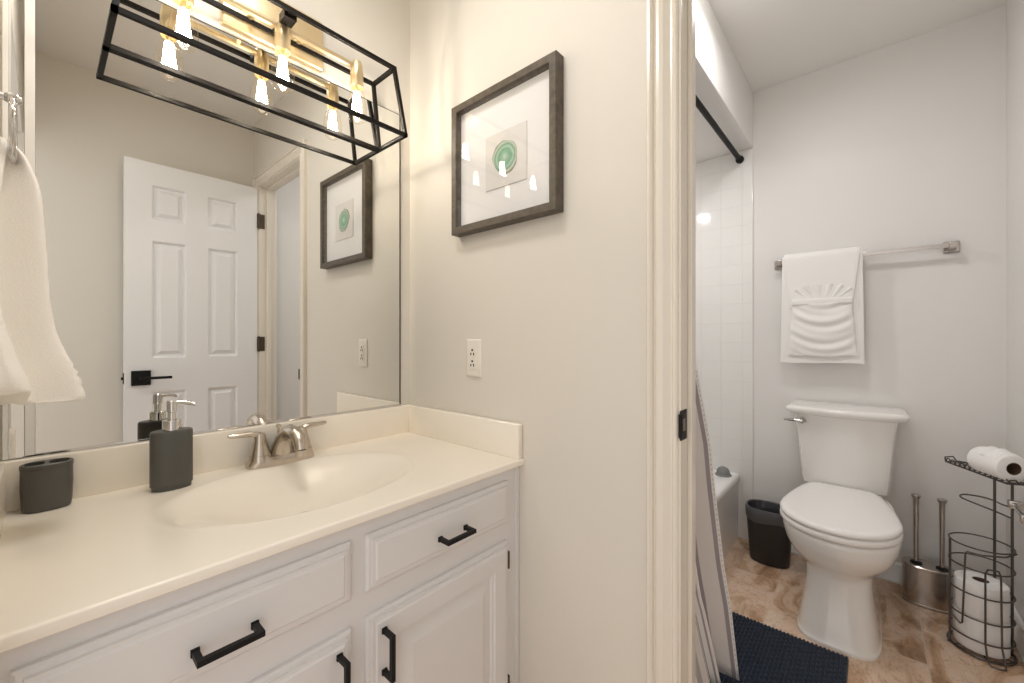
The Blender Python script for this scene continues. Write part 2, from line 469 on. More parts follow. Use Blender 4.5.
# tile on the alcove walls
bm = bmesh.new(); box(bm, XT - 0.009, XT, 0.49, YM - 0.009, 0.0, 2.138, 0.004, 3); struct('wall_tile_end', bm, M['tile_y'])
bm = bmesh.new(); box(bm, XP1, XT - 0.009, YM - 0.009, YM, 0.0, 2.138); struct('wall_tile_back', bm, M['tile_x'], smooth=False)
bm = bmesh.new(); box(bm, XP1, XP1 + 0.009, 0.49, YM - 0.009, 0.0, 2.138); struct('wall_tile_head', bm, M['tile_y'], smooth=False)


def extrude_prof(bm, prof, axis, s0, s1, place):
    """prof: [(outward, height)] closed polygon; place(outward,height,s)->xyz"""
    loft(bm, [[place(p, q, s) for p, q in prof] for s in (s0, s1)])


BASE = [(0, 0), (0.019, 0), (0.021, 0.006), (0.019, 0.014), (0.014, 0.019), (0.0135, 0.062), (0.012, 0.068), (0.010, 0.072), (0.0105, 0.078), (0.007, 0.086), (0.003, 0.090), (0, 0.090)]
bm = bmesh.new(); extrude_prof(bm, BASE, 'Y', YR, 0.49, lambda p, q, s: (XT - p, s, q)); struct('baseboard_toilet_wall', bm, M['white_trim'], angle=50)
bm = bmesh.new(); extrude_prof(bm, BASE, 'X', XP1, XT - 0.021, lambda p, q, s: (s, YR + p, q)); struct('baseboard_right', bm, M['white_trim'], angle=50)
bm = bmesh.new(); extrude_prof(bm, BASE, 'X', XL, XP0, lambda p, q, s: (s, YB + p, q)); struct('baseboard_rear', bm, M['white_trim'], angle=50)
bm = bmesh.new(); extrude_prof(bm, BASE, 'Y', DJ1 + 0.075, 0.745, lambda p, q, s: (XP0 - p, s, q)); struct('baseboard_partition', bm, M['white_trim'], angle=50)

# door casing: profile across its 64 mm width (w from opening, thickness)
CAS = [(0, 0), (0, 0.008), (0.003, 0.011), (0.008, 0.012), (0.012, 0.0075), (0.015, 0.0070), (0.020, 0.010), (0.028, 0.0165), (0.036, 0.0185), (0.042, 0.017), (0.046, 0.0115), (0.049, 0.0105), (0.051, 0.017), (0.055, 0.0205), (0.061, 0.0195), (0.064, 0.015), (0.064, 0)]


def casing(name, xface, sgn, m):
    bm = bmesh.new()
    a, b, h = DJ0 - 0.005, DJ1 + 0.005, DH + 0.005
    rings = []
    for (y, sy, z, sz) in ((b, 1, 0, 0), (b, 1, h, 1), (a, -1, h, 1), (a, -1, 0, 0)):
        rings.append([(xface + sgn * t, y + sy * w, z + sz * w) for w, t in CAS])
    loft(bm, rings); return struct(name, bm, m, angle=25)


casing('trim_1', XP0, -1, M['trim']); casing('trim_2', XP1, 1, M['white_trim'])
# jamb lining with door stop
bm = bmesh.new()
JX0, JX1 = XP0 - 0.004, XP1 + 0.004
box(bm, JX0, JX1, DJ1, DJ1 + 0.015, 0, DH + 0.015, 0.0015); box(bm, JX0, JX1, DJ0 - 0.015, DJ0, 0, DH + 0.015, 0.0015); box(bm, JX0, JX1, DJ0, DJ1, DH, DH + 0.015, 0.0015)
struct('trim_3', bm, M['trim'])
bm = bmesh.new()
SX0, SX1 = XP0 + 0.037, XP0 + 0.064
box(bm, SX0, SX1, DJ1 - 0.009, DJ1, 0, DH, 0.002); box(bm, SX0, SX1, DJ0, DJ0 + 0.011, 0, DH, 0.002); box(bm, SX0, SX1, DJ0 + 0.011, DJ1 - 0.011, DH - 0.011, DH, 0.002)
struct('trim_4', bm, M['trim'])
# entry opening casing (behind the camera)
bm = bmesh.new(); box(bm, XL - 0.125, XL + 0.0, 0.645, 0.66, 0, 2.06, 0.002); box(bm, XL - 0.125, XL, YB, 0.645, 2.045, 2.06, 0.002); struct('trim_5', bm, M['white_trim'])


# six-panel door, swung open against the rear wall
def door_leaf():
    bm = bmesh.new()
    x0, x1, z0, z1, yf, yb = 0.272, 0.866, 0.012, 2.018, DJ0, DJ0 - 0.035
    cols = [(x0 + 0.105, x0 + 0.250), (x0 + 0.345, x0 + 0.490)]
    rows = [(0.22, 0.825), (1.00, 1.615), (1.725, 1.905)]
    xs = [x0, cols[0][0], cols[0][1], cols[1][0], cols[1][1], x1]
    zs = [z0] + [v for r in rows for v in r] + [z1]
    for y, s in ((yf, -1), (yb, 1)):
        for i in range(5):
            for j in range(7):
                a, b, c, d = xs[i], xs[i + 1], zs[j], zs[j + 1]
                if i in (1, 3) and j in (1, 3, 5):
                    rects_y(bm, a, b, c, d, [(0, y), (0.005, y + s * 0.003), (0.010, y + s * 0.013), (0.018, y + s * 0.014), (0.036, y + s * 0.002)], cap0=False)
                else:
                    bm.faces.new([bm.verts.new(p) for p in ((a, y, c), (b, y, c), (b, y, d), (a, y, d))])
    for a, b in (((x0, z0), (x1, z0)), ((x1, z0), (x1, z1)), ((x1, z1), (x0, z1)), ((x0, z1), (x0, z0))):
        bm.faces.new([bm.verts.new(p) for p in ((a[0], yf, a[1]), (b[0], yf, b[1]), (b[0], yb, b[1]), (a[0], yb, a[1]))])
    return bm


door = struct('door_1', door_leaf(), M['door'], angle=25)
bm = bmesh.new()
box(bm, 0.297, 0.373, DJ0, DJ0 + 0.010, 0.862, 0.938, 0.002); lathe(bm, [(0.011, 0.0), (0.011, 0.045)], (0.335, DJ0 + 0.008, 0.900), 'Y', 16, True, True)
box(bm, 0.324, 0.452, DJ0 + 0.044, DJ0 + 0.056, 0.893, 0.907, 0.002)
box(bm, 0.297, 0.373, DJ0 - 0.045, DJ0 - 0.035, 0.862, 0.938, 0.002)
obj('handle', bm, M['black'], door)
bm = bmesh.new(); box(bm, 0.2690, 0.2725, DJ0 - 0.030, DJ0 - 0.005, 0.872, 0.928, 0.001); lathe(bm, [(0.007, -0.008), (0.007, 0)], (0.270, DJ0 - 0.0175, 0.9), 'X', 12, True, True); obj('latch', bm, M['black'], door)
for zc in (1.82, 1.07, 0.22):
    bm = bmesh.new()
    lathe(bm, [(0.0055, -0.045), (0.0055, 0.045)], (0.872, DJ0 + 0.006, zc), 'Z', 12, True, True)
    lathe(bm, [(0.003, -0.050), (0.003, 0.050)], (0.872, DJ0 + 0.006, zc), 'Z', 10, True, True)
    box(bm, 0.8755, 0.906, DJ0 - 0.0005, DJ0 + 0.0018, zc - 0.044, zc + 0.044)
    box(bm, 0.864, 0.8755, DJ0 - 0.0003, DJ0 + 0.0018, zc - 0.044, zc + 0.044)
    obj('hinge', bm, M['hinge'], door)

# strike plate on the jamb
sp = thing('strike_plate', 'small black strike plate set in the doorway jamb at knob height', 'strike plate', (0.876, DJ1, 0.92))
bm = bmesh.new()
loft(bm, [[(x, DJ1 + dy, z) for x, z in ((0.866, 0.896), (0.871, 0.889), (0.905, 0.889), (0.905, 0.951), (0.871, 0.951), (0.866, 0.944))] for dy in (0.0005, -0.0020)])
tube(bm, [(0.8675, DJ1 - 0.001, 0.896), (0.8675, DJ1 - 0.001, 0.944)], 0.0034, 8)
obj('plate', bm, M['black'], sp)
bm = bmesh.new(); box(bm, 0.882, 0.895, DJ1 - 0.0026, DJ1 - 0.0018, 0.907, 0.933, 0.0003); obj('latch_hole', bm, mat('worn_steel_hole', (0.22, 0.19, 0.16), 0.4, 0.6), sp)

# ------------------------------------------------------------------ vanity
van = thing('vanity_cabinet', 'white painted vanity cabinet with black bar pulls under the cream counter', 'cabinet', (0.4, 1.0, 0))
FY = 0.745   # face frame plane
bm = bmesh.new()
VX0, VX1 = XL + 0.002, 0.861
# carcass as panels (open top: the basin hangs inside)
box(bm, VX0, VX0 + 0.016, FY + 0.019, YM - 0.002, 0.09, 0.752); box(bm, VX1 - 0.016, VX1, FY + 0.019, YM - 0.002, 0.0, 0.752)
box(bm, VX0, VX1, FY + 0.02, YM - 0.002, 0.09, 0.106); box(bm, VX0, VX1, YM - 0.008, YM - 0.002, 0.09, 0.752); box(bm, VX0, VX1, FY + 0.06, FY + 0.075, 0.0, 0.09)
# face frame
for a, b in ((VX0, -0.006), (0.366, 0.430), (0.808, VX1)): box(bm, a, b, FY, FY + 0.019, 0.09, 0.752)
for c, d in ((0.704, 0.752), (0.545, 0.625), (0.09, 0.13)): box(bm, VX0, VX1, FY + 0.0002, FY + 0.0188, c, d)
box(bm, VX0, VX1, FY + 0.017, FY + 0.0185, 0.10, 0.74)
obj('body', bm, M['cabinet'], van)
bm = bmesh.new(); box(bm, VX1 + 0.0003, XP0 - 0.0005, FY - 0.004, FY + 0.012, 0.0, 0.752, 0.002); obj('filler_strip', bm, M['cabinet'], van)


def pull(parent, c, length, vertical):
    bm = bmesh.new(); w = 0.0085; yb = FRONT; yo = FRONT - 0.030; h = length / 2
    def P(s, y): return (c[0], y, c[1] + s) if vertical else (c[0] + s, y, c[1])
    up = (1, 0, 0) if vertical else (0, 0, 1)
    sqbar(bm, P(-h, yo), P(h, yo), w, up)
    for s in (-h + w / 2, h - w / 2): sqbar(bm, P(s, yb), P(s, yo + w / 2), w, up); sqbar(bm, P(s, yb), P(s, yb - 0.004), w * 1.25, up)
    return obj('handle', bm, M['black'], parent, angle=30)


FRONT = 0.727
EDGE = [(0, FY), (0, FRONT + 0.0105), (0.0040, FRONT + 0.0070), (0.0095, FRONT + 0.0070), (0.0105, FRONT + 0.0025), (0.0160, FRONT + 0.0025), (0.0195, FRONT)]
for x0, x1 in ((-0.024, 0.383), (0.413, 0.824)):
    bm = bmesh.new(); rects_y(bm, x0, x1, 0.610, 0.720, EDGE)
    d = obj('drawer', bm, M['cabinet'], van, angle=25)
    pull(d, ((x0 + x1) / 2 + (0.005 if x0 > 0 else 0.002), 0.654), 0.084, False)
for x0, x1, hx in ((-0.024, 0.383, 0.355), (0.413, 0.824, 0.446)):
    bm = bmesh.new()
    z0, z1 = 0.115, 0.561 if x0 > 0 else 0.556
    prof = EDGE + [(0.058, FRONT), (0.061, FRONT + 0.004), (0.066, FRONT + 0.0045), (0.070, FRONT + 0.010), (0.078, FRONT + 0.010), (0.100, FRONT + 0.002), (0.102, FRONT + 0.001)]
    rects_y(bm, x0, x1, z0, z1, prof)
    d = obj('door', bm, M['cabinet'], van, angle=25)
    pull(d, (hx, 0.484), 0.090, True)
    if x0 > 0:
        for zc in (0.505, 0.170):
            bm = bmesh.new(); tube(bm, [(x1 + 0.004, FY - 0.006, zc - 0.022), (x1 + 0.004, FY - 0.006, zc + 0.022)], 0.0045, 10); box(bm, x1 + 0.002, x1 + 0.009, FY - 0.0035, FY, zc - 0.022, zc + 0.022)
            obj('hinge', bm, M['hinge'], d)

# countertop with integral oval basin
ct = thing('vanity_countertop', 'glossy cream one-piece countertop with an integral oval sink', 'countertop', (0.41, 1.0, 0.752))
CZ, CY0 = 0.770, 0.724
SCX, SCY, SA, SB, SD = 0.405, 0.99, 0.266, 0.183, 0.082


def ctz(x, y):
    e = sqrt(((x - SCX) / SA) ** 2 + ((y - SCY) / SB) ** 2)
    if e >= 1.0:
        # soft raised lip just outside the bowl
        return CZ + 0.0005 * math.exp(-((e - 1.02) / 0.025) ** 2)
    return CZ + 0.0005 * math.exp(-((e - 1.02) / 0.025) ** 2) - SD * (1 - e ** 2.0) ** 1.4


bm = bmesh.new()
CX0, CX1 = XL + 0.001, XP0 - 0.001
nx, ny = 190, 108
ys = [CY0 + 0.0035 + (YM - 0.001 - CY0 - 0.0035) * j / ny for j in range(ny + 1)]
grid = [[bm.verts.new((CX0 + (CX1 - CX0) * i / nx, y, ctz(CX0 + (CX1 - CX0) * i / nx, y))) for i in range(nx + 1)] for y in ys]
front = [[bm.verts.new((CX0 + (CX1 - CX0) * i / nx, y, z)) for i in range(nx + 1)] for y, z in ((CY0 + 0.0012, CZ - 0.0010), (CY0, CZ - 0.0032), (CY0 + 0.0005, CZ - 0.0165), (CY0 + 0.002, CZ - 0.0178), (FY + 0.02, CZ - 0.0178))]
strip = [front[4], front[3], front[2], front[1], front[0]] + grid
for a, b in zip(strip[:-1], strip[1:]):
    for i in range(nx): bm.faces.new((a[i], a[i + 1], b[i + 1], b[i]))
obj('worktop', bm, M['counter'], ct, angle=40)
bm = bmesh.new(); box(bm, CX0, CX1, YM - 0.021, YM - 0.0005, CZ - 0.001, 0.866, 0.004, 3); obj('back_splash', bm, M['counter'], ct)
bm = bmesh.new(); box(bm, CX1 - 0.020, CX1, CY0 + 0.004, YM - 0.0205, CZ - 0.001, 0.866, 0.004, 3); obj('side_splash', bm, M['counter'], ct)
bm = bmesh.new(); box(bm, CX0, CX0 + 0.012, 0.80, YM - 0.0205, CZ - 0.001, 0.866, 0.003, 3); obj('side_splash', bm, M['counter'], ct)
bm = bmesh.new(); lathe(bm, [(0.024, 0), (0.024, 0.003), (0.019, 0.004), (0.017, 0.001), (0.001, 0.003)], (SCX, SCY, CZ - SD), 'Z', 28); obj('drain', bm, M['nickel'], ct)

# faucet
FX, FYC = 0.425, 1.198
fa = thing('faucet', 'brushed nickel two-handle faucet standing behind the sink', 'faucet', (FX, FYC, CZ))
bm = bmesh.new()
loft(bm, [sring(FX, FYC, 0.083 * s, 0.030 * s, CZ + z, 3.2, 56) for s, z in ((1.0, -0.0005), (1.0, 0.004), (0.985, 0.012), (0.94, 0.020), (0.86, 0.024))])
obj('base', bm, M['nickel'], fa)
bm = bmesh.new()
sp_pts = [(FX, FYC + 0.002, CZ + 0.010), (FX, FYC - 0.002, CZ + 0.035), (FX, FYC - 0.014, CZ + 0.062), (FX, FYC - 0.035, CZ + 0.082), (FX, FYC - 0.062, CZ + 0.092), (FX, FYC - 0.090, CZ + 0.090), (FX, FYC - 0.112, CZ + 0.080), (FX, FYC - 0.124, CZ + 0.066), (FX, FYC - 0.127, CZ + 0.054)]
tube(bm, sp_pts, [0.030, 0.026, 0.0205, 0.0175, 0.0165, 0.0165, 0.0165, 0.0155, 0.0145], 20)
obj('spout', bm, M['nickel'], fa)
bm = bmesh.new(); lathe(bm, [(0.0125, 0.0), (0.0125, 0.014), (0.0105, 0.015)], (FX, FYC - 0.127, CZ + 0.040), 'Z', 20, True, True); obj('aerator', bm, M['nickel'], fa)
bm = bmesh.new(); lathe(bm, [(0.003, 0), (0.003, 0.03), (0.006, 0.031), (0.006, 0.037), (0.002, 0.039)], (FX, FYC + 0.020, CZ + 0.06), 'Z', 12, True, True); obj('lift_rod', bm, M['nickel'], fa)
for s in (-1, 1):
    hx = FX + s * 0.052
    bm = bmesh.new()
    lathe(bm, [(0.0285, 0.012), (0.0265, 0.028), (0.0255, 0.030)], (hx, FYC, CZ), 'Z', 28, True, True)
    lathe(bm, [(0.0245, 0.0305), (0.0200, 0.050), (0.0155, 0.066), (0.0140, 0.078), (0.0115, 0.085), (0.005, 0.088)], (hx, FYC, CZ), 'Z', 28, True, True)
    tube(bm, [(hx - s * 0.006, FYC, CZ + 0.070), (hx + s * 0.008, FYC + 0.001, CZ + 0.083), (hx + s * 0.024, FYC + 0.002, CZ + 0.0865), (hx + s * 0.045, FYC + 0.003, CZ + 0.086), (hx + s * 0.064, FYC + 0.004, CZ + 0.087), (hx + s * 0.070, FYC + 0.004, CZ + 0.088)],
         [0.010, 0.0115, 0.0100, 0.0085, 0.0080, 0.004], 14, flat=0.72)
    obj('handle', bm, M['nickel'], fa)

# soap dispenser
DX, DY = 0.190, 1.170
so = thing('soap_dispenser', 'charcoal oval soap dispenser with a chrome pump on the counter', 'soap dispenser', (DX, DY, CZ))
bm = bmesh.new()
loft(bm, [sring(DX, DY, 0.0375 * s, 0.0245 * s, CZ + z, 2.15, 56) for s, z in ((0.90, 0.0005), (0.93, 0.001), (0.93, 0.008), (1.0, 0.010), (1.0, 0.060), (1.0, 0.122), (0.985, 0.126), (0.93, 0.1285), (0.5, 0.130))])
obj('bottle', bm, M['charcoal'], so)
bm = bmesh.new(); lathe(bm, [(0.0165, 0.129), (0.0165, 0.150), (0.0155, 0.151), (0.007, 0.151)], (DX, DY, CZ), 'Z', 28, False, True); obj('collar', bm, M['chrome'], so)
bm = bmesh.new()
lathe(bm, [(0.0075, 0.150), (0.0075, 0.168), (0.0095, 0.170), (0.0095, 0.192), (0.008, 0.194), (0.001, 0.1945)], (DX, DY, CZ), 'Z', 22)
tube(bm, [(DX, DY, CZ + 0.188), (DX + 0.020, DY - 0.010, CZ + 0.1875), (DX + 0.034, DY - 0.018, CZ + 0.185), (DX + 0.040, DY - 0.021, CZ + 0.182)], [0.0055, 0.0045, 0.0042, 0.0036], 12)
obj('pump', bm, M['chrome'], so)

# toothbrush holder
TX, TY = 0.007, 1.212
tb = thing('toothbrush_holder', 'dark grey oval toothbrush holder in the left corner of the counter', 'toothbrush holder', (TX, TY, CZ))
bm = bmesh.new()
loft(bm, [sring(TX, TY, 0.0350 * s, 0.0255 * s, CZ + z * 1.05, 2.3, 56) for s, z in ((0.84, 0.0005), (0.92, 0.002), (0.96, 0.012), (1.0, 0.045), (0.99, 0.075), (0.985, 0.0765))])
obj('cup', bm, M['charcoal'], tb)
bm = bmesh.new()
rim = sring(TX, TY, 0.0340, 0.0245, CZ + 0.090, 2.3, 56)
vr = loft(bm, [sring(TX, TY, 0.0343, 0.0248, CZ + 0.0795, 2.3, 56), sring(TX, TY, 0.0355, 0.026, CZ + 0.0815, 2.3, 56), sring(TX, TY, 0.0355, 0.026, CZ + 0.0885, 2.3, 56), rim], True, False)
edges = []
def loop_edges(vs): return [bm.edges.get((vs[i], vs[(i + 1) % len(vs)])) or bm.edges.new((vs[i], vs[(i + 1) % len(vs)])) for i in range(len(vs))]
edges += loop_edges(vr[-1])
for cx in (-0.0160, 0.0160):
    r0 = sring(TX + cx, TY, 0.0140, 0.0170, CZ + 0.090, 2.6, 28); r1 = [(x, y, CZ + 0.083) for x, y, z in r0]
    w = loft(bm, [r0, r1], False, True); edges += loop_edges(w[0])
bmesh.ops.triangle_fill(bm, edges=edges, use_beauty=True, normal=(0, 0, 1))
lid = obj('lid', bm, M['charcoal'], tb)
for cx in (-0.0160, 0.0160):
    bm = bmesh.new(); loft(bm, [sring(TX + cx, TY, 0.0134, 0.0164, CZ + z, 2.6, 28) for z in (0.0831, 0.0836)]); obj('slot', bm, M['slot'], lid)

# ------------------------------------------------------------------ mirror
MZ0, MZ1 = 0.868, 1.888
mi = thing('wall_mirror', 'large frameless mirror on the wall behind the counter and faucet', 'mirror', (0.4, YM, MZ0))
bm = bmesh.new(); box(bm, -0.0085, 0.8305, YM - 0.006, YM, MZ0, MZ1); obj('glass', bm, M['mirror'], mi, smooth=False)
bm = bmesh.new(); box(bm, 0.8300, 0.8340, YM - 0.0065, YM, MZ0, MZ1); box(bm, -0.0085, 0.8335, YM - 0.0065, YM, MZ1, MZ1 + 0.0015); obj('dark_edge', bm, M['mirror_edge'], mi, smooth=False)
bm = bmesh.new(); box(bm, -0.0225, -0.0088, YM - 0.0085, YM, MZ0, CEIL - 0.001, 0.001); obj('side_trim', bm, M['white_trim'], mi)
bm = bmesh.new(); box(bm, -0.0228, 0.8335, YM - 0.0085, YM, MZ0 - 0.0018, MZ0 + 0.0035, 0.0008); obj('bottom_channel', bm, M['chrome'], mi)
nm = thing('narrow_mirror_panel', 'narrow mirrored strip left of the large mirror, behind the hanging towel', 'mirror', (-0.033, YM, MZ0))
bm = bmesh.new(); box(bm, -0.0425, -0.0229, YM - 0.006, YM, MZ0, CEIL - 0.001); obj('glass', bm, M['mirror'], nm, smooth=False)
bm = bmesh.new(); box(bm, -0.0500, -0.0427, YM - 0.0085, YM, MZ0, CEIL - 0.001, 0.001); obj('side_trim', bm, M['white_trim'], nm)

# ------------------------------------------------------------------ vanity light
vl = thing('vanity_light', 'black cage vanity light with brass sockets and glowing clear bulbs above the mirror', 'light fixture', (0.42, YM, 1.95))
bm = bmesh.new(); box(bm, 0.300, 0.556, YM - 0.024, YM, 1.902, 2.045, 0.006, 3); obj('backplate', bm, M['brass'], vl)
bm = bmesh.new()
BX0, BX1, BY0, BY1, BZ = 0.092, 0.748, 1.098, 1.249, 1.736
TX0, TX1, TY0, TY1, TZ = 0.122, 0.718, 1.113, 1.234, 1.936
W = 0.0105
bc = [(BX0, BY0, BZ), (BX1, BY0, BZ), (BX1, BY1, BZ), (BX0, BY1, BZ)]; tc_ = [(TX0, TY0, TZ), (TX1, TY0, TZ), (TX1, TY1, TZ), (TX0, TY1, TZ)]
for c in (bc, tc_):
    for i in range(4):
        a, b = Vector(c[i]), Vector(c[(i + 1) % 4]); t = (b - a).normalized() * W / 2; sqbar(bm, a - t, b + t, W)
for i in range(4): sqbar(bm, bc[i], tc_[i], W, (0, 1, 0))
sqbar(bm, (0.42, TY0, TZ), (0.42, TY1, TZ), 0.014)
box(bm, 0.405, 0.435, 1.120, 1.158, TZ - 0.016, TZ + 0.006, 0.001)
obj('cage', bm, M['cage'], vl, angle=30)
bm = bmesh.new()
tube(bm, [(0.2115, 1.175, 1.922), (0.6285, 1.175, 1.922)], 0.0085, 14)
for xx in (0.36, 0.48): tube(bm, [(xx, 1.175, 1.922), (xx, YM - 0.02, 1.950)], 0.007, 12)
obj('arm', bm, M['brass'], vl)
proto = None
for bx_, by_ in BULBS:
    sk = None
    bm = bmesh.new(); lathe(bm, [(0.004, 1.938), (0.0135, 1.937), (0.016, 1.930), (0.0185, 1.905), (0.0190, 1.862), (0.0178, 1.860), (0.0165, 1.8605), (0.016, 1.868)], (bx_, by_, 0), 'Z', 28, True, True)
    sk = obj('socket', bm, M['brass'], vl)
    bm = bmesh.new()
    lathe(bm, [(0.0140, 1.868), (0.0150, 1.858), (0.0180, 1.848), (0.0220, 1.834), (0.0260, 1.816), (0.0280, 1.800), (0.0280, 1.786), (0.0255, 1.772), (0.0200, 1.761), (0.0105, 1.755), (0.0012, 1.7535)], (bx_, by_, 0), 'Z', 28)
    bu = obj('bulb', bm, M['bulb_glass'], vl)
    bm = bmesh.new()
    for k in range(8):
        a = 2 * pi * k / 8; a2 = a + pi / 8
        tube(bm, [(bx_ + 0.007 * cos(a), by_ + 0.007 * sin(a), 1.845), (bx_ + 0.0135 * cos(a2), by_ + 0.0135 * sin(a2), 1.782)], 0.0022, 6)
    obj('filament', bm, M['filament'], bu)
    bm = bmesh.new(); lathe(bm, [(0.006, 1.866), (0.0055, 1.850), (0.003, 1.842), (0.0015, 1.838)], (bx_, by_, 0), 'Z', 12, True, True); obj('stem', bm, M['brass'], bu)

# ------------------------------------------------------------------ framed print
PY0, PY1, PZ0, PZ1 = 0.594, 0.992, 1.424, 1.821
pf = thing('framed_print', 'square framed green agate print with white mat on the cream wall', 'picture', (XP0, 0.8, PZ0))
bm = bmesh.new(); rects_x(bm, PY0, PY1, PZ0, PZ1, [(0.02, XP0 - 0.0005), (0, XP0 - 0.0005), (0, XP0 - 0.033), (0.0015, XP0 - 0.0345), (0.0205, XP0 - 0.0345), (0.022, XP0 - 0.033), (0.022, XP0 - 0.010)], False, False)
obj('frame', bm, M['frame_wood'], pf, angle=30)
bm = bmesh.new(); box(bm, XP0 - 0.012, XP0 - 0.004, PY0 + 0.0215, PY1 - 0.0215, PZ0 + 0.0215, PZ1 - 0.0215); obj('mat_board', bm, M['mat_board'], pf, smooth=False)
bm = bmesh.new(); box(bm, XP0 - 0.0145, XP0 - 0.0121, 0.704, 0.860, 1.534, 1.692, 0.0004); pr = obj('print', bm, M['print'], pf)
bm = bmesh.new()
ring = []
for k in range(56):
    a = 2 * pi * k / 56; r = 1 + 0.03 * sin(3 * a + 0.5) + 0.02 * sin(5 * a + 1) + 0.012 * sin(9 * a)
    ring.append((0.783 + 0.046 * r * cos(a) + 0.006 * sin(a), 1.615 + 0.048 * r * sin(a)))
loft(bm, [[(x, y, z) for y, z in ring] for x in (XP0 - 0.0146, XP0 - 0.0160)])
obj('agate_slice', bm, M['agate'], pr)
bm = bmesh.new(); box(bm, XP0 - 0.0295, XP0 - 0.0280, PY0 + 0.0205, PY1 - 0.0205, PZ0 + 0.0205, PZ1 - 0.0205); obj('glazing', bm, M['glass'], pf, smooth=False)

# ------------------------------------------------------------------ outlet
ou = thing('wall_outlet', 'ivory duplex safety outlet on the wall above the counter end', 'outlet', (XP0, 0.92, 0.985))
bm = bmesh.new(); rects_x(bm, 0.891, 0.955, 0.984, 1.100, [(0, XP0), (0, XP0 - 0.003), (0.004, XP0 - 0.0065), (0.008, XP0 - 0.007)], False, True); obj('cover_plate', bm, M['plate'], ou)
bm = bmesh.new(); box(bm, XP0 - 0.0095, XP0 - 0.006, 0.9075, 0.9385, 1.008, 1.076, 0.001); rc = obj('receptacle', bm, M['plate'], ou)
bm = bmesh.new()
for zc in (1.059, 1.025):
    for dy in (-0.006, 0.006): box(bm, XP0 - 0.0100, XP0 - 0.0094, 0.923 + dy - 0.0022, 0.923 + dy + 0.0022, zc - 0.0090, zc - 0.001)
    tube(bm, [(XP0 - 0.0093, 0.923, zc + 0.0070), (XP0 - 0.0100, 0.923, zc + 0.0070)], 0.0038, 10)
obj('slots', bm, M['slot'], rc)
bm = bmesh.new(); box(bm, XP0 - 0.0108, XP0 - 0.0094, 0.916, 0.930, 1.0400, 1.0455, 0.0004); obj('test_button', bm, M['plate'], rc)

# ------------------------------------------------------------------ towel ring and hand towel at the left
tr = thing('towel_ring', 'chrome towel ring on the side wall at the left edge', 'towel ring', (XL, 1.0, 1.49))
bm = bmesh.new()
box(bm, XL, XL + 0.006, 0.972, 1.022, 1.447, 1.497, 0.002); tube(bm, [(XL + 0.004, 0.997, 1.470), (XL + 0.022, 0.997, 1.470)], 0.0055, 14)
lathe(bm, [(0.006, 0.020), (0.0085, 0.024), (0.0085, 0.033), (0.004, 0.038)], (XL, 0.997, 1.470), 'X', 18, True, True)
obj('post', bm, M['chrome'], tr)
bm = bmesh.new(); c = Vector((XL + 0.029, 0.997, 1.421))
tube(bm, [c + Vector((0, 0.045 * cos(2 * pi * k / 48), 0.045 * sin(2 * pi * k / 48))) for k in range(48)], 0.0036, 12, closed=True); obj('ring', bm, M['chrome'], tr)

# towel: lobed plan outline lofted down from the ring
# control: z, x of far-lobe bulge, x of near-lobe bulge, x of valley, y half span
TW = [(1.402, -0.026, -0.036, -0.034, 0.026, 1.000), (1.394, -0.018, -0.034, -0.036, 0.036, 1.000), (1.375, -0.010, -0.035, -0.040, 0.046, 1.000), (1.34, -0.001, -0.038, -0.046, 0.056, 0.998), (1.28, 0.003, -0.041, -0.050, 0.064, 0.996),
      (1.22, 0.006, -0.042, -0.052, 0.070, 0.994), (1.16, 0.009, -0.040, -0.052, 0.076, 0.990), (1.11, 0.016, -0.034, -0.050, 0.082, 0.988), (1.075, 0.027, -0.027, -0.044, 0.087, 0.986), (1.045, 0.036, -0.021, -0.034, 0.090, 0.985),
      (1.022, 0.044, -0.014, -0.024, 0.093, 0.985), (1.008, 0.048, -0.011, -0.018, 0.094, 0.985), (1.000, 0.048, -0.010, -0.016, 0.092, 0.985), (0.996, 0.040, -0.014, -0.020, 0.086, 0.985)]


def towel_ring_section(z, xf, xn, xv, hs, yc):
    xb = XL + 0.004
    yn, yf = yc - hs, yc + hs
    cps = [(xb, yf), (xb + 0.5 * (xf - xb), yf + 0.010), (xf - 0.006, yf - 0.006), (xf, yc + 0.55 * hs), (xf - 0.006, yc + 0.22 * hs), (xv + 0.004, yc + 0.02), (xv, yc - 0.002), (xv + 0.003, yc - 0.018),
           (xn - 0.004, yc - 0.36 * hs), (xn, yc - 0.62 * hs), (xn - 0.006, yn + 0.004), (xb + 0.5 * (xn - xb), yn - 0.006), (xb, yn)]
    n = len(cps); out = []
    sub = 5
    for i in range(n):
        p0, p1, p2, p3 = cps[i - 1], cps[i], cps[(i + 1) % n], cps[(i + 2) % n]
        for s in range(sub):
            t = s / sub
            f = lambda a, b, c, d: 0.5 * (2 * b + (c - a) * t + (2 * a - 5 * b + 4 * c - d) * t * t + (3 * b - a - 3 * c + d) * t ** 3)
            out.append((max(xb - 0.002, f(p0[0], p1[0], p2[0], p3[0])), f(p0[1], p1[1], p2[1], p3[1]), z))
    return out


def catmull_rows(rows, sub):
    out = []
    n = len(rows)
    for i in range(n - 1):
        p0, p1, p2, p3 = rows[max(0, i - 1)], rows[i], rows[i + 1], rows[min(n - 1, i + 2)]
        for s in range(sub):
            t = s / sub
            out.append(tuple(0.5 * (2 * b + (c - a) * t + (2 * a - 5 * b + 4 * c - d) * t * t + (3 * b - a - 3 * c + d) * t ** 3) for a, b, c, d in zip(p0, p1, p2, p3)))
    out.append(tuple(rows[-1])); return out


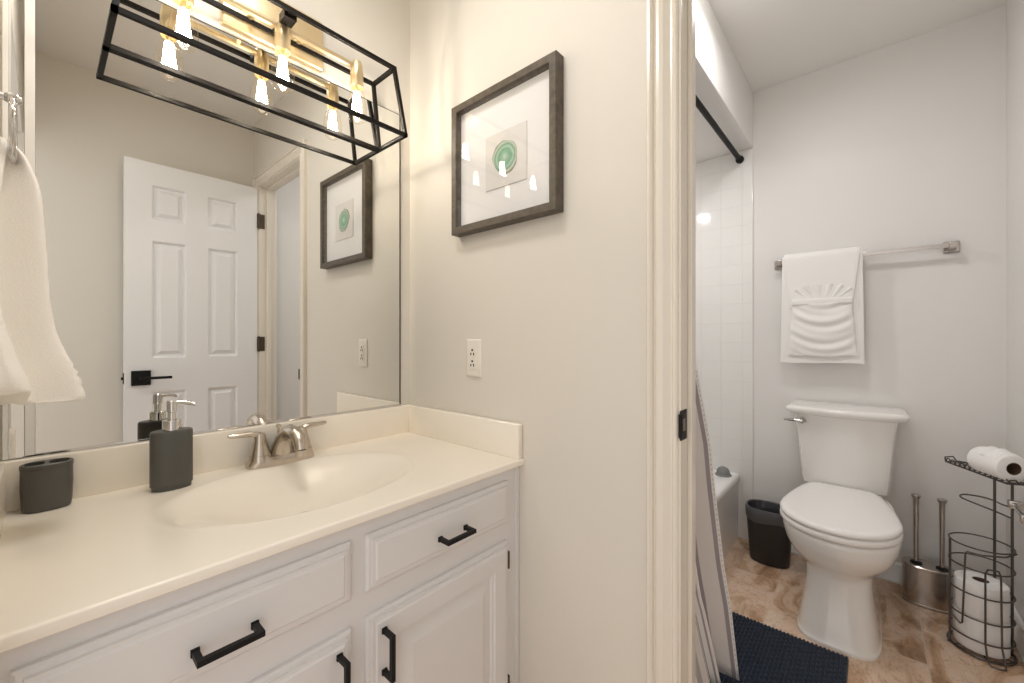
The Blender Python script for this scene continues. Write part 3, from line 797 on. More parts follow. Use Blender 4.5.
bm = bmesh.new()
rings = []
for row in catmull_rows(TW, 4):
    r = towel_ring_section(*row)
    # woven border ridges near the hem
    z = row[0]; k = 0.0
    for zb in (1.062, 1.046, 1.030): k += 0.0030 * math.exp(-((z - zb) / 0.004) ** 2)
    cx = sum(p[0] for p in r) / len(r); cy = sum(p[1] for p in r) / len(r)
    lift = lambda yy: 0.030 * max(0.0, min(1.0, (row[5] - yy) / row[4])) * max(0.0, min(1.0, (1.15 - z) / 0.12))
    rings.append([(x + (x - cx) * k * 25 if x > XL + 0.01 else x, y, zz + lift(y) + 0.003 * sin(y * 90) * (1 if z < 1.1 else 0)) for x, y, zz in r])
loft(bm, rings)
hand = tag(obj('hand_towel', bm, M['cream_terry'], None, angle=80), 'thick cream hand towel hanging from the chrome ring at the left', 'towel')
hand_tag = None
bm = bmesh.new(); box(bm, -0.026, -0.0225, 0.908, 0.916, 1.030, 1.044, 0.0005); obj('care_tag', bm, M['charcoal'], hand)

# ------------------------------------------------------------------ toilet room: tub
tu = thing('bathtub', 'white bathtub behind the striped shower curtain', 'bathtub', (1.77, 0.9, 0))
TX0_, TX1_, TY0_, TY1_, TZ_ = XP1 + 0.010, XT - 0.010, 0.552, YM - 0.010, 0.362
def rr(x0, x1, y0, y1, z, r, n=6):
    out = []
    for cx, cy, a0 in ((x1 - r, y1 - r, 0), (x0 + r, y1 - r, 90), (x0 + r, y0 + r, 180), (x1 - r, y0 + r, 270)):
        for k in range(n + 1):
            a = radians(a0 + 90 * k / n); out.append((cx + r * cos(a), cy + r * sin(a), z))
    return out
bm = bmesh.new()
loft(bm, [rr(TX0_, TX1_, TY0_ + 0.010, TY1_, 0.0, 0.004), rr(TX0_, TX1_, TY0_ + 0.008, TY1_, 0.05, 0.004), rr(TX0_, TX1_, TY0_ + 0.006, TY1_, TZ_ - 0.050, 0.004), rr(TX0_, TX1_, TY0_, TY1_, TZ_ - 0.040, 0.004), rr(TX0_, TX1_, TY0_, TY1_, TZ_ - 0.014, 0.004), rr(TX0_ + 0.002, TX1_ - 0.002, TY0_ + 0.005, TY1_ - 0.002, TZ_ - 0.003, 0.008),
          rr(TX0_ + 0.008, TX1_ - 0.008, TY0_ + 0.016, TY1_ - 0.006, TZ_, 0.012), rr(TX0_ + 0.07, TX1_ - 0.09, TY0_ + 0.085, TY1_ - 0.045, TZ_ - 0.002, 0.10), rr(TX0_ + 0.085, TX1_ - 0.105, TY0_ + 0.098, TY1_ - 0.06, TZ_ - 0.02, 0.10),
          rr(TX0_ + 0.13, TX1_ - 0.15, TY0_ + 0.13, TY1_ - 0.09, 0.10, 0.10), rr(TX0_ + 0.20, TX1_ - 0.20, TY0_ + 0.18, TY1_ - 0.14, 0.06, 0.09)])
obj('shell', bm, M['tub'], tu, angle=50)
bm = bmesh.new()
dome = [(0.040, 0), (0.041, 0.003), (0.039, 0.006), (0.034, 0.008), (0.033, 0.016), (0.030, 0.028), (0.023, 0.038), (0.012, 0.044), (0.001, 0.046)]
lathe(bm, dome, (2.44, 0.612, TZ_ - 0.0006), 'Z', 28, True)
tag(obj('tub_drain_cover', bm, M['grey_rubber'], None), 'grey rubber dome sitting on the tub rim by the tiles', 'drain cover')

# shower rod
sr = thing('shower_rod', 'black shower curtain rod under the soffit', 'curtain rod', (1.77, 0.555, 2.09))
RY, RZ = 0.552, 2.088
bm = bmesh.new(); tube(bm, [(XP1 + 0.014, RY, RZ), (XT - 0.014, RY, RZ)], 0.0125, 18); obj('tube', bm, M['cage'], sr)
for xa, xb in ((XT - 0.011, XT - 0.045), (XP1 + 0.011, XP1 + 0.045)):
    bm = bmesh.new(); tube(bm, [(xa, RY, RZ), (xa + (xb - xa) * 0.3, RY, RZ), (xa + (xb - xa) * 0.45, RY, RZ), (xb, RY, RZ)], [0.0205, 0.0205, 0.0165, 0.0155], 18); obj('end_cap', bm, M['black'], sr)

# shower curtain
bm = bmesh.new(); uvl = bm.loops.layers.uv.new('uv')
NS, NZ = 240, 56
HEM = [(2.06, 1.40, 0.552), (1.6, 1.41, 0.520), (1.25, 1.43, 0.480), (0.966, 1.445, 0.437), (0.75, 1.45, 0.400), (0.62, 1.45, 0.389), (0.513, 1.45, 0.377), (0.37, 1.45, 0.361), (0.242, 1.45, 0.340), (0.02, 1.455, 0.318)]
def hem(z):
    for (za, xa, ya), (zb, xb, yb) in zip(HEM[:-1], HEM[1:]):
        if zb <= z <= za:
            t = (za - z) / (za - zb); return xa + (xb - xa) * t, ya + (yb - ya) * t
    return HEM[-1][1:]
rows = []
NF = 6
for j in range(NZ + 1):
    z = 2.075 - (2.055) * j / NZ
    hx, hy = hem(min(z, 2.06)); row = []
    lo = 1 - z / 2.06
    drift = (0.070 * min(1, z / 0.28) + 0.034 * max(0, 1 - z / 0.28)) * min(1, lo * 1.6)
    top = max(0, (z - 1.90) / 0.17); top = top * top * (3 - 2 * top)
    acc = 0; last = None
    for i in range(NS + 1):
        s = i / NS
        ph = s * NF * 2 * pi
        amp = 0.050 + 0.004 * sin(ph * 0.37 + 1)
        x = hx + (1.015 - hx) * s * (0.35 + 0.65 * min(1, s * 6)) + 0.012 * sin(ph + 0.6) * min(1, s * 8)
        y = hy + drift * min(1, s * NF) + amp * (1 - cos(ph)) * (1 - 0.35 * min(1, max(0, s * NF - 0.5)))
        y = y * (1 - top) + (RY - 0.017 + 0.004 * sin(ph)) * top
        p = Vector((x, y, z))
        if last is not None: acc += (Vector((p.x, p.y)) - Vector((last.x, last.y))).length
        last = p
        row.append((bm.verts.new(p), s * 1.32, z))
    rows.append(row)
for a, b in zip(rows[:-1], rows[1:]):
    for i in range(NS):
        q = (a[i], a[i + 1], b[i + 1], b[i]); f = bm.faces.new([v[0] for v in q])
        for lp, v in zip(f.loops, q): lp[uvl].uv = (v[1], v[2])
cu = obj('shower_curtain', bm, M['curtain'], None, angle=180)
so_ = cu.modifiers.new('thickness', 'SOLIDIFY'); so_.thickness = 0.0016
tag(cu, 'white shower curtain with grey stripes and a dotted hem beside the door jamb', 'shower curtain')

# ------------------------------------------------------------------ toilet
TYC = 0.100
to = thing('toilet', 'white two-piece toilet with closed lid against the white wall', 'toilet', (2.1, TYC, 0))
bm = bmesh.new()
# z, front x, back x, half width, exponent front, exponent back
SEC = [(0.0, 1.842, 2.40, 0.124, 3.6, 5), (0.012, 1.842, 2.40, 0.125, 3.6, 5), (0.022, 1.848, 2.40, 0.121, 3.4, 5), (0.06, 1.858, 2.40, 0.115, 3.2, 5), (0.12, 1.874, 2.40, 0.106, 3.0, 5), (0.18, 1.886, 2.40, 0.100, 2.8, 4.5), (0.225, 1.890, 2.41, 0.101, 2.6, 4.5),
       (0.248, 1.882, 2.42, 0.106, 2.4, 4), (0.268, 1.862, 2.43, 0.122, 2.3, 4), (0.292, 1.832, 2.45, 0.146, 2.2, 4), (0.318, 1.808, 2.47, 0.162, 2.15, 4), (0.345, 1.791, 2.48, 0.171, 2.1, 4), (0.368, 1.784, 2.49, 0.176, 2.1, 2.8), (0.385, 1.781, 2.50, 0.178, 2.1, 2.8), (0.396, 1.784, 2.50, 0.176, 2.1, 2.8), (0.400, 1.794, 2.49, 0.168, 2.1, 4.5)]
rings = []
for z, xf, xb, hw, ef, eb in catmull_rows(SEC, 3):
    cx = 2.02
    rings.append(sring(cx, TYC, xb - cx, hw, z, eb, 72, cx - xf, ef))
loft(bm, rings)
# tank deck
loft(bm, [rr(2.34, 2.525, TYC - 0.13, TYC + 0.13, z, 0.03) for z in (0.34, 0.425)])
obj('bowl', bm, M['porcelain'], to, angle=50)
def egg(z, grow=0.0):
    """seat outline: rounded front, sides tapering to a narrower straight back"""
    cx, hw, N = 1.985, 0.181, 30
    half = []
    for k in range(N + 1):
        a = pi / 2 * k / N; half.append((cx - 0.206 * cos(a), hw * sin(a) ** 0.96))
    for k in range(1, N + 1):
        t = 1 - (1 - k / N) ** 1.8; half.append((cx + 0.355 * t, (hw - 0.062 * t ** 1.5) * max(0.0, 1 - t ** 9) ** (1 / 9)))
    pts = [(x, TYC + 0.002 + y) for x, y in half] + [(x, TYC + 0.002 - y) for x, y in half[-2:0:-1]]
    sx, sy = 1 + grow / 0.29, 1 + grow / 0.181
    return [(2.04 + (x - 2.04) * sx, TYC + 0.002 + (y - TYC - 0.002) * sy, z) for x, y in pts]


bm = bmesh.new(); loft(bm, [egg(0.4005, -0.014), egg(0.4040, -0.014), egg(0.4045, -0.003), egg(0.410, 0.001), egg(0.4245, 0.0), egg(0.4270, -0.004), egg(0.4275, -0.014)]); obj('seat', bm, M['seat'], to, angle=60)
bm = bmesh.new(); loft(bm, [egg(0.4272, -0.016), egg(0.4302, -0.016), egg(0.4308, -0.003), egg(0.4335, 0.0005), egg(0.440, 0.0), egg(0.446, -0.003), egg(0.4495, -0.010), egg(0.4515, -0.03), egg(0.453, -0.09)])
lidp = obj('lid', bm, M['seat'], to, angle=60)
for dy in (-0.07, 0.07): bm = bmesh.new(); loft(bm, [rr(2.300, 2.332, TYC + dy - 0.022, TYC + dy + 0.022, z, 0.008) for z in (0.412, 0.440, 0.446)]); obj('lid_hinge', bm, M['seat'], to)
bm = bmesh.new()
def tank(z, xf, hw, k=0.030):
    out = []; r = 0.028; N = 10
    # bowed front
    for i in range(N + 1):
        t = -1 + 2 * i / N; out.append((xf + 0.016 * t * t, TYC + (hw - r) * t * 1.0, z))
    for i in range(5): a = radians(-90 + 90 * (i + 1) / 5); out.append((xf + 0.016 + r + r * sin(a) , TYC + hw - r + r * cos(a), z)) if False else None
    out.append((xf + 0.016 + 0.008, TYC + hw - 0.008, z)); out.append((xf + 0.016 + r, TYC + hw, z))
    out.append((2.530, TYC + hw, z)); out.append((2.530, TYC - hw, z)); out.append((xf + 0.016 + r, TYC - hw, z)); out.append((xf + 0.016 + 0.008, TYC - hw + 0.008, z))
    return out
loft(bm, [tank(0.426, 2.365, 0.138), tank(0.431, 2.352, 0.152), tank(0.455, 2.345, 0.156), tank(0.60, 2.334, 0.166), tank(0.68, 2.326, 0.172), tank(0.73, 2.318, 0.178), tank(0.7515, 2.314, 0.181)])
obj('tank', bm, M['porcelain'], to, angle=40)
bm = bmesh.new()
loft(bm, [tank(0.7515, 2.310, 0.186), tank(0.754, 2.302, 0.197), tank(0.762, 2.294, 0.208), tank(0.772, 2.290, 0.2125), tank(0.781, 2.292, 0.2115), tank(0.787, 2.300, 0.204), tank(0.789, 2.314, 0.190)])
obj('tank_lid', bm, M['porcelain'], to, angle=50)
bm = bmesh.new()
lathe(bm, [(0.014, 0.0), (0.014, -0.006), (0.011, -0.010), (0.009, -0.012), (0.009, -0.018)], (2.331, TYC + 0.146, 0.722), 'X', 20, True, True)
tube(bm, [(2.316, TYC + 0.146, 0.722), (2.3135, TYC + 0.160, 0.7225), (2.3125, TYC + 0.190, 0.7225), (2.313, TYC + 0.217, 0.722)], [0.006, 0.0055, 0.0065, 0.0050], 12)
obj('flush_lever', bm, M['chrome'], to)

# ------------------------------------------------------------------ waste bin
BXC, BYC = 2.375, 0.386
wbn = thing('waste_bin', 'small black oval waste bin with bag liner beside the tub', 'waste bin', (BXC, BYC, 0))
def bring(z, g=0.0):
    t = z / 0.30
    return sring(BXC, BYC, 0.060 + 0.016 * t + g, 0.083 + 0.017 * t + g, z * 0.885, 2.6, 56)
bm = bmesh.new(); loft(bm, [bring(0.0005, -0.008), bring(0.004, -0.002), bring(0.012), bring(0.29), bring(0.298, 0.0015), bring(0.300, -0.001), bring(0.298, -0.004), bring(0.02, -0.006)]); obj('body', bm, M['bin'], wbn)
bm = bmesh.new()
rings = []
for z, g, am in ((0.232, 0.0012, 0.0035), (0.238, 0.0030, 0.0035), (0.265, 0.0035, 0.0020), (0.300, 0.0032, 0.001), (0.306, 0.000, 0.001), (0.303, -0.006, 0.001)):
    r = bring(min(z, 0.30), g)
    rings.append([(BXC + (x - BXC) * (1 + am * 6 * sin(k * 1.9)), BYC + (y - BYC) * (1 + am * 6 * sin(k * 1.9)), z * 0.885 + (0.006 * sin(k * 0.45) * (1 if z < 0.25 else 0))) for k, (x, y, _) in enumerate(r)])
loft(bm, rings, False, False)
bgp = obj('bag_cuff', bm, M['bag_cuff'], wbn, angle=80)
bm = bmesh.new(); rings = []
for z, g, am in ((0.303, -0.006, 0.001), (0.27, -0.014, 0.015), (0.22, -0.020, 0.04), (0.15, -0.022, 0.06), (0.10, -0.03, 0.05), (0.09, -0.055, 0.02)):
    r = bring(min(z, 0.30), g)
    rings.append([(BXC + (x - BXC) * (1 + am * 2 * sin(k * 1.3 + z * 40)), BYC + (y - BYC) * (1 + am * 2 * sin(k * 1.7 + z * 30)), z * 0.885) for k, (x, y, _) in enumerate(r)])
loft(bm, rings, False, True); obj('bag', bm, M['bag'], wbn, angle=80)

# ------------------------------------------------------------------ bath mat
bm = bmesh.new()
RX0, RX1, RY0, RY1 = 1.26, 1.825, 0.062, 0.500
nx, ny = 110, 146
def rugz(i, j):
    y = RY0 + (RY1 - RY0) * j / ny
    e = min(i, nx - i, j, ny - j)
    if e == 0: return 0.002
    rib = abs(sin(pi * j / 4.0)); kn = 0.5 + 0.5 * sin(i * 1.25 + (j // 4) * 2.1)
    return 0.007 + 0.0048 * rib + 0.0012 * kn * rib + random.uniform(-0.0008, 0.0008)
g = [[bm.verts.new((RX0 + (RX1 - RX0) * i / nx + 0.0015 * sin(j * 0.4) * (i in (0, nx)), RY0 + (RY1 - RY0) * j / ny, rugz(i, j))) for j in range(ny + 1)] for i in range(nx + 1)]
for i in range(nx):
    for j in range(ny): bm.faces.new((g[i][j], g[i + 1][j], g[i + 1][j + 1], g[i][j + 1]))
tag(obj('bath_mat', bm, M['navy'], None, angle=180), 'navy blue ribbed bath mat on the stone floor before the toilet', 'bath mat')

# ------------------------------------------------------------------ towel bar and towels
TBX, TBZ = 2.492, 1.490
br_ = thing('towel_bar', 'chrome towel bar with square ends on the wall above the toilet', 'towel bar', (XT, 0.06, TBZ))
bm = bmesh.new(); box(bm, TBX - 0.0045, TBX + 0.0045, -0.256, 0.372, TBZ - 0.009, TBZ + 0.009, 0.001); obj('rail', bm, M['steel'], br_)
for yc in (0.366, -0.250):
    bm = bmesh.new()
    rects_x(bm, yc - 0.024, yc + 0.024, TBZ - 0.024, TBZ + 0.024, [(0, XT), (0, XT - 0.007), (0.003, XT - 0.010), (0.009, XT - 0.010), (0.011, XT - 0.013)], False, True)
    box(bm, TBX - 0.010, XT - 0.010, yc - 0.012, yc + 0.012, TBZ - 0.013, TBZ + 0.013, 0.002)
    obj('bracket', bm, M['steel'], br_)


def drape(y0, y1, zb_front, zb_back, off, th, taper=0.0, sag=0.004, ny=36, waves=0.0, wob=0.0):
    """towel folded over the rail, profile in XZ swept along Y; taper narrows it downwards"""
    bm = bmesh.new()
    R0 = 0.008 + off
    prof = []   # (x, z) centre line from back bottom to front bottom
    nb, nf = 14, 26
    for k in range(nb): prof.append((TBX + R0 + th / 2, zb_back + (TBZ - zb_back) * k / nb, k))
    for k in range(13):
        a = pi * k / 12; prof.append((TBX + (R0 + th / 2) * cos(a), TBZ + 0.006 + (R0 + th / 2) * sin(a), -1))
    for k in range(1, nf + 1): prof.append((TBX - R0 - th / 2, TBZ - (TBZ - zb_front) * k / nf, k))
    n = len(prof)
    nrm = []
    for i in range(n):
        a, b = prof[max(0, i - 1)], prof[min(n - 1, i + 1)]; t = Vector((b[0] - a[0], b[1] - a[1])).normalized(); nrm.append(Vector((-t.y, t.x)))
    rings = []
    for j in range(ny + 1):
        s = j / ny; outer, inner = [], []
        thk = th * (1 if 0 < j < ny else 0.6)
        for i, (x, z, k) in enumerate(prof):
            f = max(0, (TBZ - z) / max(1e-6, TBZ - zb_front)) if i > nb + 12 else 0
            ya, yb = y0 + taper * f, y1 - taper * f
            y = ya + (yb - ya) * s
            dx = -waves * f * (0.5 + 0.5 * sin(s * 9 + 1.0)) if i > nb + 6 else 0
            dz = wob * f * sin(s * 5 + 0.6)
            o_ = Vector((x, z)) - nrm[i] * thk / 2; p_ = Vector((x, z)) + nrm[i] * thk / 2
            outer.append((o_.x + dx, y, o_.y + dz)); inner.append((p_.x + dx, y, p_.y + dz))
        rings.append(outer + inner[::-1])
    loft(bm, rings)
    return bm


bt = tag(obj('bath_towel', drape(0.036, 0.346, 0.985, 1.05, 0.0, 0.013, taper=-0.007, waves=0.004, wob=0.003), M['terry'], None, angle=60), 'wide white bath towel hanging on the chrome bar, behind the folded hand towel', 'towel')

# swagged hand towel with a pocket
bm = drape(0.046, 0.338, 1.255, 1.30, 0.0150, 0.009, taper=0.026, waves=0.002)
ht = obj('hand_towel', bm, M['terry'], None, angle=60)
tag(ht, 'white hand towel over the bath towel, with a folded band above its swagged pocket', 'towel')
bm = bmesh.new()
ny_, nz_ = 40, 44
xs0 = TBX - 0.0245
front, back = [], []
for j in range(nz_ + 1):
    t = j / nz_; rowf, rowb = [], []
    for i in range(ny_ + 1):
        s = i / ny_; u = 2 * s - 1
        hw = 0.110 + 0.022 * t ** 0.7
        y = 0.188 + hw * u
        z = 1.284 - 0.268 * t - 0.012 * (1 - u * u) * (1 - t) * 0.5 + 0.008 * u * u * t
        # swag folds hanging like catenaries
        ph = (t + 0.16 * u * u) * 1.0
        edge = max(0.0, 1 - abs(u) ** 6)
        bul = 0.011 * sin(pi * min(1, t)) ** 0.6 * edge
        fold = 0.0055 * edge * (sin(2 * pi * (ph * 3.6)) * (1 - t) ** 0.3 + 0.5 * sin(2 * pi * (ph * 6.1 + 0.25 * u))) if 0.02 < t < 0.98 else 0
        rowf.append(bm.verts.new((xs0 - 0.010 - bul - fold, y, z))); rowb.append(bm.verts.new((xs0 - 0.002, y, z)))
    front.append(rowf); back.append(rowb)
for j in range(nz_):
    for i in range(ny_):
        bm.faces.new((front[j][i], front[j][i + 1], front[j + 1][i + 1], front[j + 1][i])); bm.faces.new((back[j][i], back[j + 1][i], back[j + 1][i + 1], back[j][i + 1]))
for j in range(nz_):
    for i in (0, ny_): bm.faces.new((front[j][i], front[j + 1][i], back[j + 1][i], back[j][i]))
for i in range(ny_):
    for j in (0, nz_): bm.faces.new((front[j][i], front[j][i + 1], back[j][i + 1], back[j][i]))
obj('pocket', bm, M['terry'], ht, angle=70)
bm = bmesh.new()
box(bm, xs0 - 0.019, xs0 - 0.006, 0.070, 0.304, 1.266, 1.294, 0.0055, 3); obj('folded_band', bm, M['terry'], ht)
# fan-pleated washcloth tucked behind the band
bm = bmesh.new()
nn, mm_ = 48, 10
rows = []
for j in range(mm_ + 1):
    t = j / mm_; row = []
    for i in range(nn + 1):
        u = -1 + 2 * i / nn; a = u * radians(62)
        r = 0.020 + 0.062 * t
        y = 0.188 + (0.045 + r) * sin(a) * 1.05; z = 1.272 + r * (0.35 + 0.75 * cos(a)) + 0.004 * t * sin(i * pi / 4)
        x = xs0 - 0.0045 - (0.004 + 0.007 * t) * (0.5 + 0.5 * sin(i * pi / 4))
        row.append((x, y, z))
    rows.append(row)
fv = [[bm.verts.new(p) for p in r] for r in rows]; bv = [[bm.verts.new((xs0 - 0.001, p[1], p[2])) for p in r] for r in rows]
for j in range(mm_):
    for i in range(nn):
        bm.faces.new((fv[j][i], fv[j][i + 1], fv[j + 1][i + 1], fv[j + 1][i])); bm.faces.new((bv[j][i], bv[j + 1][i], bv[j + 1][i + 1], bv[j][i + 1]))
for i in range(nn):
    for j in (0, mm_): bm.faces.new((fv[j][i], fv[j][i + 1], bv[j][i + 1], bv[j][i]))
for j in range(mm_):
    for i in (0, nn): bm.faces.new((fv[j][i], fv[j + 1][i], bv[j + 1][i], bv[j][i]))
tag(obj('washcloth', bm, M['terry'], None, angle=70), 'white washcloth pleated like a fan, tucked into the folded hand towel', 'washcloth')

# ------------------------------------------------------------------ brush caddy
CXC, CYC_ = 2.424, -0.172
cd = thing('brush_caddy', 'stainless steel oval brush caddy on the floor right of the toilet', 'brush caddy', (CXC, CYC_, 0))
bm = bmesh.new()
def cring(z, g=0): return sring(CXC, CYC_, 0.050 + g, 0.078 + g, z, 2.5, 56)
loft(bm, [cring(0.0005, 0.002), cring(0.010, 0.003), cring(0.012, 0.0), cring(0.150, 0.0), cring(0.152, 0.002), cring(0.160, 0.002), cring(0.163, -0.001), cring(0.163, -0.02)])
obj('holder', bm, M['steel'], cd)
for nm_, dy, lab, cat in (('toilet_brush', 0.036, 'steel toilet brush handle standing in the caddy, nearer the toilet', 'toilet brush'), ('toilet_plunger', -0.040, 'steel plunger handle standing in the caddy, nearer the wire stand', 'plunger')):
    x, y = CXC - 0.006, CYC_ + dy
    t = thing(nm_, lab, cat, (x, y, 0.163))
    bm = bmesh.new()
    lathe(bm, [(0.0080, 0.166), (0.0080, 0.30), (0.0090, 0.40), (0.0095, 0.430), (0.0150, 0.440), (0.0160, 0.444), (0.0140, 0.448), (0.001, 0.449)], (x, y, 0), 'Z', 20, True); obj('handle', bm, M['steel'], t)
    bm = bmesh.new(); lathe(bm, [(0.019, 0.1635), (0.019, 0.1665), (0.0105, 0.169), (0.0085, 0.172)], (x, y, 0), 'Z', 20, True); obj('collar', bm, M['black'], t)

# ------------------------------------------------------------------ wire paper stand
SX, SY, SR = 2.200, -0.288, 0.078
st = thing('toilet_paper_stand', 'dark wire toilet paper stand in the corner, with a shelf on top', 'toilet paper stand', (SX, SY, 0))
WR = 0.0027
def circ(z, r=SR, n=44, sx=1.0): return [(SX + r * cos(2 * pi * k / n), SY + r * sin(2 * pi * k / n), z) for k in range(n)]
for z in (0.375, 0.300, 0.212, 0.130, 0.058):
    bm = bmesh.new(); tube(bm, circ(z), WR, 8, closed=True); obj('hoop', bm, M['wire'], st)
bm = bmesh.new(); tube(bm, circ(0.006, SR + 0.002), 0.0042, 8, closed=True)
for a in (0, 60, 120): 
    a = radians(a); tube(bm, [(SX - SR * cos(a), SY - SR * sin(a), 0.008), (SX + SR * cos(a), SY + SR * sin(a), 0.008)], 0.002, 6)
obj('base', bm, M['wire'], st)
PB = (SX + 0.020, SY - 0.0755); PA = (SX + 0.066, SY - 0.042); PL = (SX - 0.018, SY + 0.077)
for (x, y), zt, r in ((PB, 0.605, 0.0038), (PA, 0.610, 0.0038)):
    bm = bmesh.new(); tube(bm, [(x, y, 0.0), (x, y, zt)], r, 10); obj('post', bm, M['wire'], st)
bm = bmesh.new(); tube(bm, [(PL[0] - 0.006, PL[1] + 0.004, 0.0), (PL[0], PL[1], 0.02), (PL[0], PL[1], 0.375)], 0.0036, 10); tube(bm, [(PL[0] + 0.007, PL[1], 0.06), (PL[0] + 0.007, PL[1], 0.372)], 0.0028, 8); obj('post', bm, M['wire'], st)
# upright U wires
def onring(deg, z, r=SR + 0.004): a = radians(deg); return (SX + r * cos(a), SY + r * sin(a), z)
bm = bmesh.new(); tube(bm, [onring(112, 0.112), onring(128, 0.102), onring(137, 0.096), onring(141, 0.102), onring(144, 0.22), onring(147, 0.350), onring(150, 0.358), onring(175, 0.360), onring(215, 0.366), onring(250, 0.372)], 0.0028, 8); obj('front_wire', bm, M['wire'], st)
bm = bmesh.new(); tube(bm, [onring(196, 0.003, SR + 0.030), onring(186, 0.003, SR + 0.026), onring(182, 0.012, SR + 0.016), onring(180, 0.06), onring(180, 0.30), onring(184, 0.316), onring(202, 0.316), onring(206, 0.30), onring(208, 0.06), onring(208, 0.012, SR + 0.016), onring(204, 0.003, SR + 0.028), onring(196, 0.003, SR + 0.030)], 0.0028, 8); obj('front_wire', bm, M['wire'], st)
# roll arm loop
bm = bmesh.new()
ARM = [(PB[0], PB[1], 0.476), (2.265, -0.336, 0.477), (2.315, -0.296, 0.479), (2.352, -0.266, 0.481), (2.366, -0.258, 0.483), (2.382, -0.258, 0.485), (2.394, -0.268, 0.488), (2.394, -0.286, 0.490), (2.378, -0.310, 0.494), (2.345, -0.334, 0.498), (PA[0] + 0.004, PA[1] - 0.020, 0.506), (PB[0] + 0.004, PB[1] - 0.002, 0.514)]
tube(bm, catmull_rows(ARM, 4), 0.0030, 8); obj('roll_arm', bm, M['wire'], st)
# top shelf
DV = Vector((0.885, 0.466, 0)); PV = Vector((0.466, -0.885, 0))
O = Vector((2.143, -0.340, 0.612))
SLEN, SWID = 0.262, 0.066
def sh(s, p, z=0.0): 
    q = O + DV * s + PV * p; return (q.x, max(q.y, YR + 0.008), q.z + z)
shelf = bmesh.new()
tube(shelf, [sh(0, 0), sh(SLEN, 0), sh(SLEN, SWID), sh(0, SWID)], 0.0030, 8, closed=True)
for k in range(1, 12): tube(shelf, [sh(SLEN * k / 12, 0), sh(SLEN * k / 12, 0.012, -0.002), sh(SLEN * k / 12, SWID)], 0.0018, 6)
obj('shelf', shelf, M['wire'], st)
bm = bmesh.new()
pts = []
for k in range(97):
    s = SLEN * k / 96; pts.append(sh(s, -0.002 + 0.003 * cos(2 * pi * k / 8), 0.0085 + 0.0085 * sin(2 * pi * k / 8)))
tube(bm, pts, 0.0023, 6)
tube(bm, [sh(0, 0), sh(-0.004, 0.004, 0.012), sh(-0.004, 0.020, 0.014), sh(-0.003, 0.030, 0.003), sh(-0.003, 0.036, 0.003), sh(-0.004, 0.046, 0.014), sh(-0.004, 0.060, 0.014), sh(0, SWID)], 0.0028, 8)
tube(bm, [sh(SLEN, 0), sh(SLEN + 0.006, 0.002, 0.016), sh(SLEN + 0.006, 0.028, 0.020), sh(SLEN + 0.002, 0.036, 0.004), sh(SLEN, SWID)], 0.0028, 8)
obj('shelf_gallery', bm, M['wire'], st)


def paper_roll(label, loc, rot, R, Hh, loose=False):
    t = thing('toilet_paper_roll', label, 'toilet paper roll', loc, 'rolls of toilet paper on the wire stand')
    OFF[t.name] = Vector()
    bm = bmesh.new(); h = Hh / 2
    lathe(bm, [(0.021, -h), (R - 0.004, -h), (R - 0.001, -h + 0.002), (R, -h + 0.005), (R, h - 0.005), (R - 0.001, h - 0.002), (R - 0.004, h), (0.021, h), (0.021, -h)], (0, 0, 0), 'Z', 44)
    p = obj('paper', bm, M['paper'], t)
    bm = bmesh.new(); lathe(bm, [(0.0208, -h + 0.001), (0.0208, h - 0.001), (0.0196, h - 0.001), (0.0196, -h + 0.001), (0.0208, -h + 0.001)], (0, 0, 0), 'Z', 28); lathe(bm, [(0.0001, -0.004), (0.0195, -0.004)], (0, 0, 0), 'Z', 28); obj('core', bm, M['core'], t)
    t.rotation_euler = rot
    return t


paper_roll('upright white toilet paper roll on the stand floor, lowest of the stack', (SX, SY, 0.011 + 0.0582), (0, 0, 0), 0.068, 0.116)
paper_roll('upright white toilet paper roll with visible core, upper one inside the wire hoops', (SX, SY, 0.011 + 0.1752), (0, 0, 0), 0.066, 0.116)
c = O + DV * 0.064 + PV * 0.020
tp = paper_roll('white toilet paper roll lying on its side on top of the wire stand', (c.x, c.y, O.z + 0.0035 + 0.0470), (0, radians(90), math.atan2(DV.y, DV.x)), 0.0465, 0.124)
# folded loose end on the lying roll (local: Z = axis, -X = up)
bm = bmesh.new()
n1, n2 = 22, 14
f, b2 = [], []
for i in range(n1 + 1):
    a = radians(-62 + 120 * i / n1); rf, rb = [], []
    for j in range(n2 + 1):
        q = -0.046 + 0.092 * j / n2
        r = 0.0477 + 0.010 * max(0, sin(pi * i / n1)) * (0.55 + 0.45 * sin(j * 1.1 + i * 0.25)) * sin(pi * j / n2) ** 0.5
        rf.append(bm.verts.new((-r * cos(a), r * sin(a), q))); rb.append(bm.verts.new((-0.0460 * cos(a), 0.0460 * sin(a), q)))
    f.append(rf); b2.append(rb)
for i in range(n1):
    for j in range(n2):
        bm.faces.new((f[i][j], f[i + 1][j], f[i + 1][j + 1], f[i][j + 1])); bm.faces.new((b2[i][j], b2[i][j + 1], b2[i + 1][j + 1], b2[i + 1][j]))
for i in range(n1):
    for j in (0, n2): bm.faces.new((f[i][j], f[i + 1][j], b2[i + 1][j], b2[i][j]))
for j in range(n2):
    for i in (0, n1): bm.faces.new((f[i][j], f[i][j + 1], b2[i][j + 1], b2[i][j]))
obj('folded_end', bm, M['paper'], tp, angle=80)

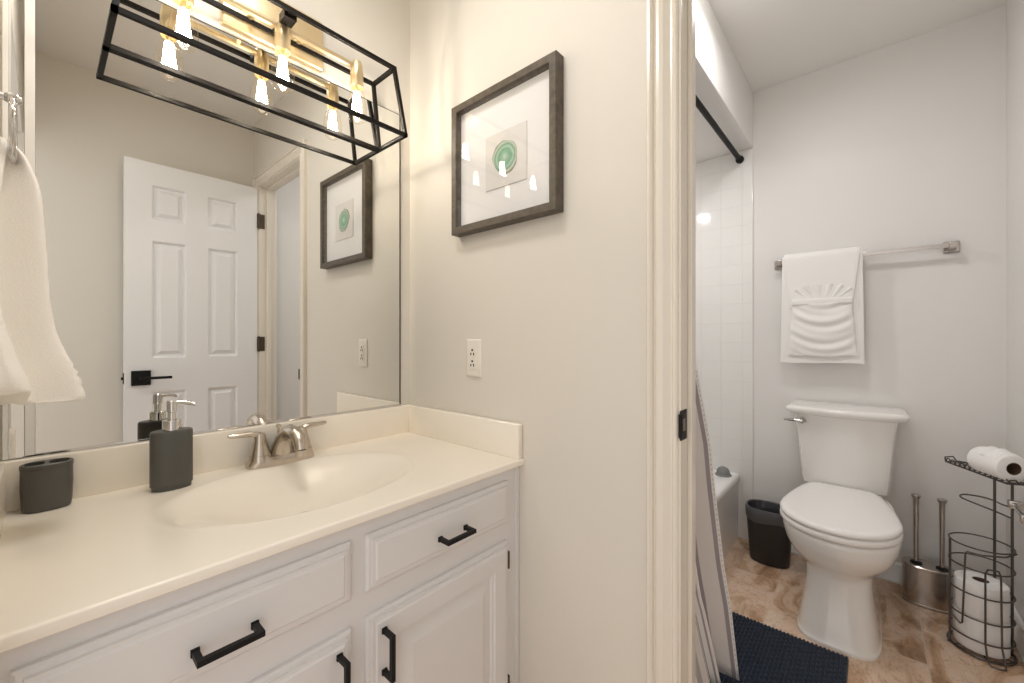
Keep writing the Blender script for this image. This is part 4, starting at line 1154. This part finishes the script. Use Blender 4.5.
# ------------------------------------------------------------------ paper holder on the right wall (cut by the frame)
HX, HZ = 2.045, 0.552
ph = thing('toilet_paper_holder', 'chrome square-ended paper holder on the wall at the right edge', 'paper holder', (HX, YR, HZ))
for x in (HX - 0.075, HX + 0.075):
    bm = bmesh.new()
    rects_y(bm, x - 0.022, x + 0.022, HZ - 0.022, HZ + 0.022, [(0, YR), (0, YR + 0.007), (0.003, YR + 0.010), (0.010, YR + 0.011)], False, True)
    box(bm, x - 0.011, x + 0.011, YR + 0.009, YR + 0.064, HZ - 0.013, HZ + 0.013, 0.003)
    obj('bracket', bm, M['steel'], ph)
bm = bmesh.new(); tube(bm, [(HX - 0.062, YR + 0.052, HZ), (HX + 0.062, YR + 0.052, HZ)], 0.007, 14); obj('roller', bm, M['chrome'], ph)

# ------------------------------------------------------------------ lamps that give the light (above the frame); the vanity one is added fill
for nm_, x, y, z, r, lab in (('ceiling_light', 1.60, 0.24, CEIL, 0.15, 'round white flush ceiling light in the toilet room, above the frame'), ('ceiling_light', 0.26, 0.74, CEIL, 0.15, 'round white flush ceiling light added over the vanity for fill, above the frame')):
    t = thing(nm_, lab, 'ceiling light', (x, y, z))
    bm = bmesh.new(); lathe(bm, [(r + 0.01, 0), (r + 0.012, -0.012), (r, -0.020)], (x, y, z), 'Z', 40, True, True); obj('rim', bm, M['nickel'], t)
    bm = bmesh.new(); lathe(bm, [(r - 0.004, -0.020), (r * 0.96, -0.035), (r * 0.8, -0.055), (r * 0.5, -0.068), (0.002, -0.074)], (x, y, z), 'Z', 40); obj('diffuser', bm, M['diffuser'], t)
t = thing('recessed_light', 'round recessed shower light in the soffit, above the frame', 'recessed light', (1.87, 0.885, 2.138))
bm = bmesh.new(); lathe(bm, [(0.075, 0.0), (0.075, -0.004), (0.058, -0.008), (0.056, 0.0)], (1.87, 0.885, 2.138), 'Z', 36); obj('trim_ring', bm, M['white_trim'], t)
bm = bmesh.new(); lathe(bm, [(0.056, -0.002), (0.001, -0.002)], (1.87, 0.885, 2.138), 'Z', 36); obj('lens', bm, M['diffuser'], t)
